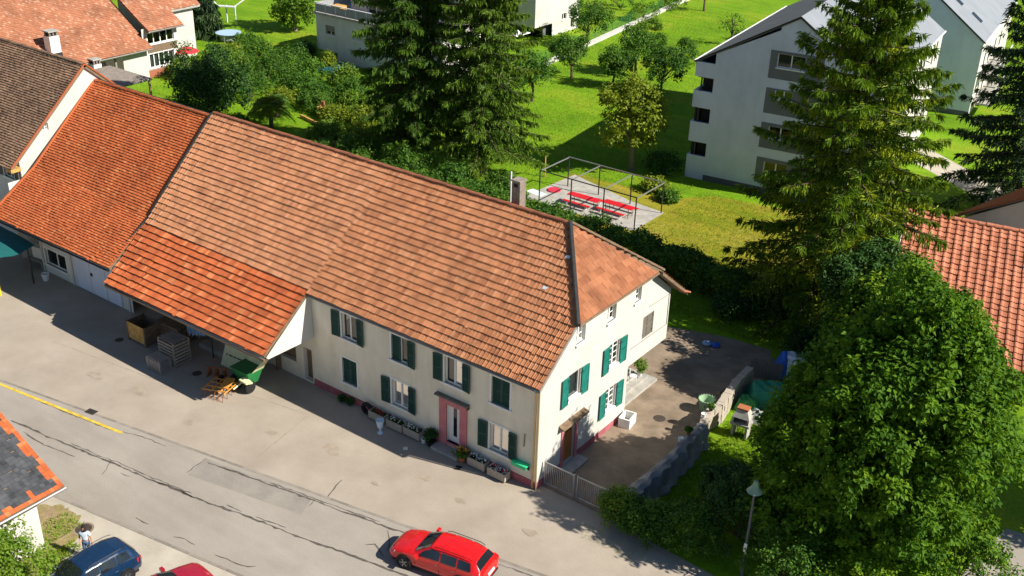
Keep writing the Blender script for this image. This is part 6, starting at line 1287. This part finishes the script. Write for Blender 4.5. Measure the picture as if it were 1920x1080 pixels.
# street lamp
t = thing('street_lamp', 'tall dark post with pale green bell-shaped lamp head before the broad tree', 'street lamp', (10.4, .7, 0))
MB().tube([(0, 0, 0), (0, 0, .9), (0, 0, 4.55)], [.085, .06, .045], 10).build('post', 'stone_dark', t, smooth=True)
MB().lathe([(.33, 4.44), (.29, 4.5), (.18, 4.62), (.11, 4.82), (.09, 4.95), (.03, 5.0)], n=18, cap=False).build('shade', 'lamp_green', t, smooth=True)
MB().lathe([(.31, 4.43), (.26, 4.39), (.02, 4.36)], n=18).build('lens', 'lamp_white', t); MB().box(-.07, .07, -.075, -.06, 1.3, 1.75).build('sticker', 'white_paint', t)

# ------------------------------------------------------------------ cars
def car(name, label, loc, rz, paint, st, rails=True, length=1.0, wheel_r=.33, cap=None):
    t = thing(name, label, 'car', loc, rz)
    X = np.array([s[0] for s in st]) * length; PR = np.array([s[1:] for s in st])
    o_ = np.argsort(X); X = X[o_]; PR = PR[o_]
    def ring(x):
        w, zb, zk, zt, wt = [np.interp(x, X, PR[:, k]) for k in range(5)]
        return [(0, zb), (w * .82, zb), (w * .965, zb + .1), (w, zb + (zk - zb) * .45), (w * .985, zb + (zk - zb) * .8), (w * .95, zk), (wt, zt - .06 if zt - zk > .15 else zk + (zt - zk) * .5), (wt * .82, zt - .008), (wt * .4, zt + .012), (0, zt + .016)]
    xs = sorted(set(list(X) + list(np.linspace(X[0], X[-1], 30))))
    mb = MB(); nR = 10; full = 2 * nR - 2; rows_ = []
    for x in xs:
        h = ring(x); pts = [(x, y, z) for y, z in h] + [(x, -y, z) for y, z in h[-2:0:-1]]; b = len(mb.v); mb.v += pts; rows_.append(b)
    for a, b in zip(rows_, rows_[1:]):
        for k in range(full): k2 = (k + 1) % full; mb.face((a + k, a + k2, b + k2, b + k))
    mb.face(tuple(rows_[0] + k for k in range(full))); mb.face(tuple(rows_[-1] + k for k in range(full)))
    body = mb.build('body', paint, t, smooth=True)
    sd_ = body.modifiers.new('sub', 'SUBSURF'); sd_.levels = 1; sd_.render_levels = 1
    def patch(nm, f, nu, nv, m, parent=t, th=0):
        g = MB()
        for i in range(nu):
            for j in range(nv): g.poly(f(i / nu, j / nv), f((i + 1) / nu, j / nv), f((i + 1) / nu, (j + 1) / nv), f(i / nu, (j + 1) / nv))
        return g.build(nm, m, parent, fix=False, smooth=True)
    C = cap; GL = 'trim_black' if False else 'car_glass'
    for sg in (-1, 1):
        for x0, x1 in C['side']:
            def f(u, v, x0=x0, x1=x1, sg=sg):
                sl = .30 if x0 == C['side'][-1][0] else 0; x = x0 + (x1 - x0) * u
                if x0 == C['side'][0][0]: x = x0 + (x1 - x0) * u * (1 - .0 * v) - (C['fs'] * v * (u > .99) * 0)
                r_ = ring(x); (y5, z5), (y6, z6) = r_[5], r_[6]; vv_ = .1 + .78 * v
                if x0 == C['side'][0][0]: x -= C['fs'] * vv_ * u
                if x0 == C['side'][-1][0]: x += C['rs'] * vv_ * (1 - u)
                r_ = ring(x); (y5, z5), (y6, z6) = r_[5], r_[6]
                return (x, sg * (y5 + (y6 - y5) * vv_ + .012), z5 + (z6 - z5) * vv_ + .004)
            patch('side_window', f, 5, 3, 'car_glass')
    def across(x, v, lift):
        h = ring(x)[6:]; ys = [p[0] for p in h][::-1]; zs = [p[1] for p in h][::-1]; y = (v * 2 - 1) * ys[-1] * .92; return (x + lift * .7, y, np.interp(abs(y), ys, zs) + lift)
    a, b = C['wind']; patch('windscreen', lambda u, v: across(a + (b - a) * u, v, .022), 5, 8, 'car_glass')
    a2, b2 = C['rear']; patch('rear_window', lambda u, v: tuple(np.array(across(a2 + (b2 - a2) * u, v, .016)) - np.array([.03, 0, 0])), 5, 8, 'car_glass')
    hw = float(np.interp(0, X, PR[:, 0]))
    for x in C['axles']:
        for sg in (-1, 1):
            MB().lathe([(wheel_r + .06, -.02), (wheel_r + .06, .012), (.02, .013)], (x, 0, wheel_r + .01), 24, axis='Y').build('wheel_arch', 'trim_black', t).location = (0, sg * (hw - .0) - (0 if sg > 0 else .0), 0) if sg > 0 else (0, -hw - .012, 0)
            ty = MB().lathe([(wheel_r * .62, -.1), (wheel_r * .94, -.1), (wheel_r, -.06), (wheel_r, .06), (wheel_r * .94, .1), (wheel_r * .62, .1)], (0, 0, 0), 24, axis='Y').build('wheel', 'rubber', t, smooth=True); ty.location = (x, sg * (hw - .055), wheel_r)
            g = MB(); g.lathe([(wheel_r * .64, .085), (wheel_r * .60, .104), (wheel_r * .55, .09)], n=20, axis='Y', cap=False)
            for k in range(5):
                an_ = k * 2 * math.pi / 5; ca, sa = math.cos(an_), math.sin(an_); p = lambda r_, w: (ca * r_ - sa * w, .1, sa * r_ + ca * w)
                g.extrude([p(.02, -.035), p(wheel_r * .6, -.025), p(wheel_r * .6, .025), p(.02, .035)], (0, .008, 0))
            rm = g.build('rim', 'rim', ty); rm.rotation_euler = (0, 0, 0 if sg > 0 else math.pi)
    xf, xr = X[-1], X[0]
    for sg in (-1, 1):
        MB().hexa([(xf - .32, sg * .84, .58), (xf - .10, sg * .60, .56), (xf - .08, sg * .42, .58), (xf - .2, sg * .5, .60), (xf - .42, sg * .84, .70), (xf - .17, sg * .62, .67), (xf - .14, sg * .44, .67), (xf - .3, sg * .5, .71)]).build('headlight', 'lamp_white', t)
        MB().hexa([(xr + .04, sg * .80, .74), (xr + .30, sg * .885, .76), (xr + .28, sg * .86, .76), (xr + .05, sg * .55, .76), (xr + .06, sg * .80, .93), (xr + .30, sg * .875, .95), (xr + .28, sg * .84, .96), (xr + .06, sg * .55, .93)]).build('tail_light', 'lamp_red', t)
        MB().obox((C['wind'][0] - .18, sg * (hw + .09), float(np.interp(C['wind'][0], X, PR[:, 2])) + .06), (.14, .22, .14)).build('mirror', paint, t)
        if rails: MB().tube([(C['wind'][1] - .2, sg * .58, C['rz'] + .0), (C['wind'][1] - .4, sg * .60, C['rz'] + .05), (C['rear'][0] + .4, sg * .59, C['rz'] + .04), (C['rear'][0] + .15, sg * .57, C['rz'] - .02)], .016, 5).build('roof_rail', 'trim_black', t)
    def strip(nm, pts, w, m):
        g = MB()
        for (x0, z0), (x1, z1) in zip(pts, pts[1:]):
            for sg in (-1, 1):
                def yy(x, z): r_ = ring(x); return float(np.interp(z, [q[1] for q in r_[2:6]], [q[0] for q in r_[2:6]]))
                dx, dz = (w, 0) if abs(z1 - z0) > abs(x1 - x0) else (0, w)
                g.poly((x0 - dx, sg * (yy(x0, z0 - dz) + .006), z0 - dz), (x1 - dx, sg * (yy(x1, z1 - dz) + .006), z1 - dz), (x1 + dx, sg * (yy(x1, z1 + dz) + .006), z1 + dz), (x0 + dx, sg * (yy(x0, z0 + dz) + .006), z0 + dz))
        o = g.build(nm, m, t, fix=False)
    zk_ = float(np.interp(0, X, PR[:, 2])) - .02
    xa = C['side'][0][1] + .05; xb = C['side'][0][0] - .04; xc = C['side'][1][0] - .03 if len(C['side']) > 2 else C['side'][1][0] + .3
    for x in (xa, xb, xc): strip('door_seam', [(x, .30), (x, .5), (x, zk_)], .008, 'trim_black')
    strip('sill_strip', [(xc, .30), (0, .29), (xa, .30)], .012, 'trim_black')
    for x in (xb + .14, xc + .14): strip('door_handle', [(x - .07, zk_ - .13), (x + .07, zk_ - .13)], .016, 'rim')
    MB().box(xr - .012, xr + .06, -.62, .62, .36, .44).build('bumper_trim', 'trim_black', t)
    MB().box(xr - .02, xr + .03, -.26, .26, .62, .73).build('number_plate', 'plate_white', t); MB().box(xf - .05, xf + .015, -.5, .5, .3, .46).build('grille', 'trim_black', t)
    MB().box(X[0] + .2, X[-1] - .2, -hw * .8, hw * .8, .14, .3).build('underbody', 'trim_black', t)
    return t
m_, nt_, bs_, out_ = _nt('car_glass'); bs_.inputs['Base Color'].default_value = (.012, .016, .02, 1); bs_.inputs['Roughness'].default_value = .06; bs_.inputs['Specular IOR Level'].default_value = .8
WAGON = [(2.3, .60, .34, .50, .55, .45), (2.22, .76, .24, .58, .65, .62), (2.0, .84, .19, .68, .76, .70), (1.5, .885, .18, .80, .89, .74), (.98, .90, .18, .88, .97, .75), (.22, .90, .18, .93, 1.42, .60), (-.4, .90, .18, .94, 1.47, .62), (-1.3, .895, .19, .96, 1.455, .61), (-1.86, .88, .22, .99, 1.37, .56), (-2.14, .86, .25, .99, 1.06, .68), (-2.25, .82, .30, .86, .90, .70), (-2.32, .72, .36, .60, .64, .5)]
WC = dict(side=[(-.26, .82), (-1.06, -.34), (-1.78, -1.14)], fs=.34, rs=.12, wind=(.94, .28), rear=(-1.88, -2.12), axles=(1.4, -1.32), rz=1.45)
car('red_car', 'bright red estate car driving on the road', (.05, -6.85, .008), R(180 + 10.2), 'paint_red', WAGON, True, 1.0, .33, WC)
SUV = [(2.1, .60, .38, .60, .66, .45), (2.02, .76, .28, .70, .78, .62), (1.8, .84, .22, .82, .90, .70), (1.3, .885, .2, .92, 1.02, .74), (.95, .90, .2, .98, 1.08, .75), (.3, .90, .2, 1.03, 1.54, .62), (-.4, .90, .2, 1.04, 1.60, .64), (-1.2, .895, .21, 1.06, 1.57, .62), (-1.72, .88, .24, 1.08, 1.46, .57), (-1.98, .86, .27, 1.05, 1.12, .68), (-2.06, .82, .32, .92, .96, .70), (-2.12, .72, .38, .64, .68, .5)]
SC = dict(side=[(-.22, .80), (-.98, -.30), (-1.62, -1.06)], fs=.3, rs=.1, wind=(.92, .34), rear=(-1.74, -1.96), axles=(1.3, -1.25), rz=1.57)
car('blue_car', 'dark blue car parked beside the standing person', (-10.45, -17.0, 0), R(-93), 'paint_blue', SUV, True, 1.0, .34, SC)
CO = [(2.15, .58, .34, .52, .57, .45), (2.07, .75, .24, .62, .70, .62), (1.85, .83, .19, .72, .80, .70), (1.3, .88, .18, .83, .92, .74), (.85, .89, .18, .9, .98, .75), (.05, .89, .18, .94, 1.40, .58), (-.6, .89, .18, .95, 1.44, .60), (-1.3, .88, .19, .96, 1.36, .57), (-1.8, .86, .24, .96, 1.05, .62), (-2.0, .83, .27, .86, .92, .68), (-2.08, .72, .36, .60, .64, .5)]
CC = dict(side=[(-.3, .68), (-1.25, -.36)], fs=.3, rs=.2, wind=(.82, .1), rear=(-1.32, -1.76), axles=(1.3, -1.25), rz=1.42)
car('crimson_car', 'dark red car cut off by the bottom edge of the picture', (-7.2, -15.75, 0), R(84), 'paint_darkred', CO, False, 1.0, .32, CC)

# ------------------------------------------------------------------ person
p = thing('person', 'person with dark hair in pale top and jeans standing beside the blue car', 'person', (-12.15, -15.85, 0), R(35))
def skinned(name, m, verts, edges, radii, parent, root=0, sub=2):
    me = bpy.data.meshes.new(name); me.from_pydata(verts, edges, []); me.materials.append(MATS[m]); o = link(name, me, parent)
    sk = o.modifiers.new('skin', 'SKIN'); sk.use_smooth_shade = True
    for i, r_ in enumerate(radii): me.skin_vertices[0].data[i].radius = (r_, r_) if not isinstance(r_, tuple) else r_
    me.skin_vertices[0].data[root].use_root = True
    s_ = o.modifiers.new('sub', 'SUBSURF'); s_.levels = sub; s_.render_levels = sub; return o
V_ = [(0, 0, .93), (0, 0, 1.1), (0, 0, 1.28), (0, 0, 1.42), (0, -.01, 1.5), (0, -.015, 1.6), (0, -.01, 1.66)]; E_ = [(i, i + 1) for i in range(6)]; Rr = [.13, .115, .13, .05, .062, .088, .05]
for sg in (-1, 1):
    b = len(V_); V_ += [(sg * .09, 0, .86), (sg * .1, -.02, .48), (sg * .1, .01, .09), (sg * .11, -.13, .04)]; E_ += [(0, b), (b, b + 1), (b + 1, b + 2), (b + 2, b + 3)]; Rr += [.085, .055, .04, .032]
    b = len(V_)
    arm = [(sg * .17, 0, 1.36), (sg * .27, -.02, 1.10), (sg * .33, -.14, .90), (sg * .345, -.19, .83)] if sg > 0 else [(-.17, 0, 1.36), (-.24, .02, 1.10), (-.20, -.12, .93), (-.16, -.17, .90)]
    V_ += arm; E_ += [(2, b), (b, b + 1), (b + 1, b + 2), (b + 2, b + 3)]; Rr += [.055, .042, .032, .03]
    h = arm[-1]
    for k in range(5):
        q = len(V_); dx = (k - 2) * .018; V_ += [(h[0] + dx * 1.2 + (.03 if k == 0 else 0) * sg * -1, h[1] - .03 - .004 * k, h[2] - .035), (h[0] + dx * 1.3 + (.035 if k == 0 else 0) * sg * -1, h[1] - .045, h[2] - .085 + .02 * abs(k - 2))]; E_ += [(b + 3, q), (q, q + 1)]; Rr += [.009, .008]
skinned('body', 'skin', V_, E_, Rr, p)
sv = [(0, 0, .96), (0, 0, 1.1), (0, 0, 1.29), (0, 0, 1.4), (.17, 0, 1.37), (.235, -.01, 1.2), (-.17, 0, 1.37), (-.22, .01, 1.2)]; skinned('shirt', 'shirt_pale', sv, [(0, 1), (1, 2), (2, 3), (2, 4), (4, 5), (2, 6), (6, 7)], [.155, .135, .15, .07, .075, .062, .075, .062], p)
jv = [(0, 0, .98), (0, 0, .9)]; je = [(0, 1)]; jr = [.14, .145]
for sg in (-1, 1): b = len(jv); jv += [(sg * .09, 0, .82), (sg * .1, -.02, .48), (sg * .1, .01, .1)]; je += [(1, b), (b, b + 1), (b + 1, b + 2)]; jr += [.1, .072, .06]
skinned('trousers', 'jeans', jv, je, jr, p)
MB().lathe([(.03, 1.7), (.075, 1.68), (.1, 1.62), (.105, 1.54), (.1, 1.44), (.09, 1.34), (.04, 1.32)], (0, .022, 0), 14).build('hair', 'hair_dark', p, smooth=True)
for sg in (-1, 1): MB().box(sg * .1 - .045, sg * .1 + .045, -.19, .06, 0, .075).build('shoe', 'shoe', p); MB().box(sg * .035 - .012, sg * .035 + .012, -.105, -.095, 1.585, 1.6).build('eye', 'hair_dark', p)
MB().hexa([(-.012, -.12, 1.55), (.012, -.12, 1.55), (.012, -.09, 1.55), (-.012, -.09, 1.55), (-.006, -.105, 1.59), (.006, -.105, 1.59), (.006, -.09, 1.59), (-.006, -.09, 1.59)]).build('nose', 'skin', p); MB().box(-.025, .025, -.1, -.092, 1.52, 1.53).build('mouth', 'flower_red', p)
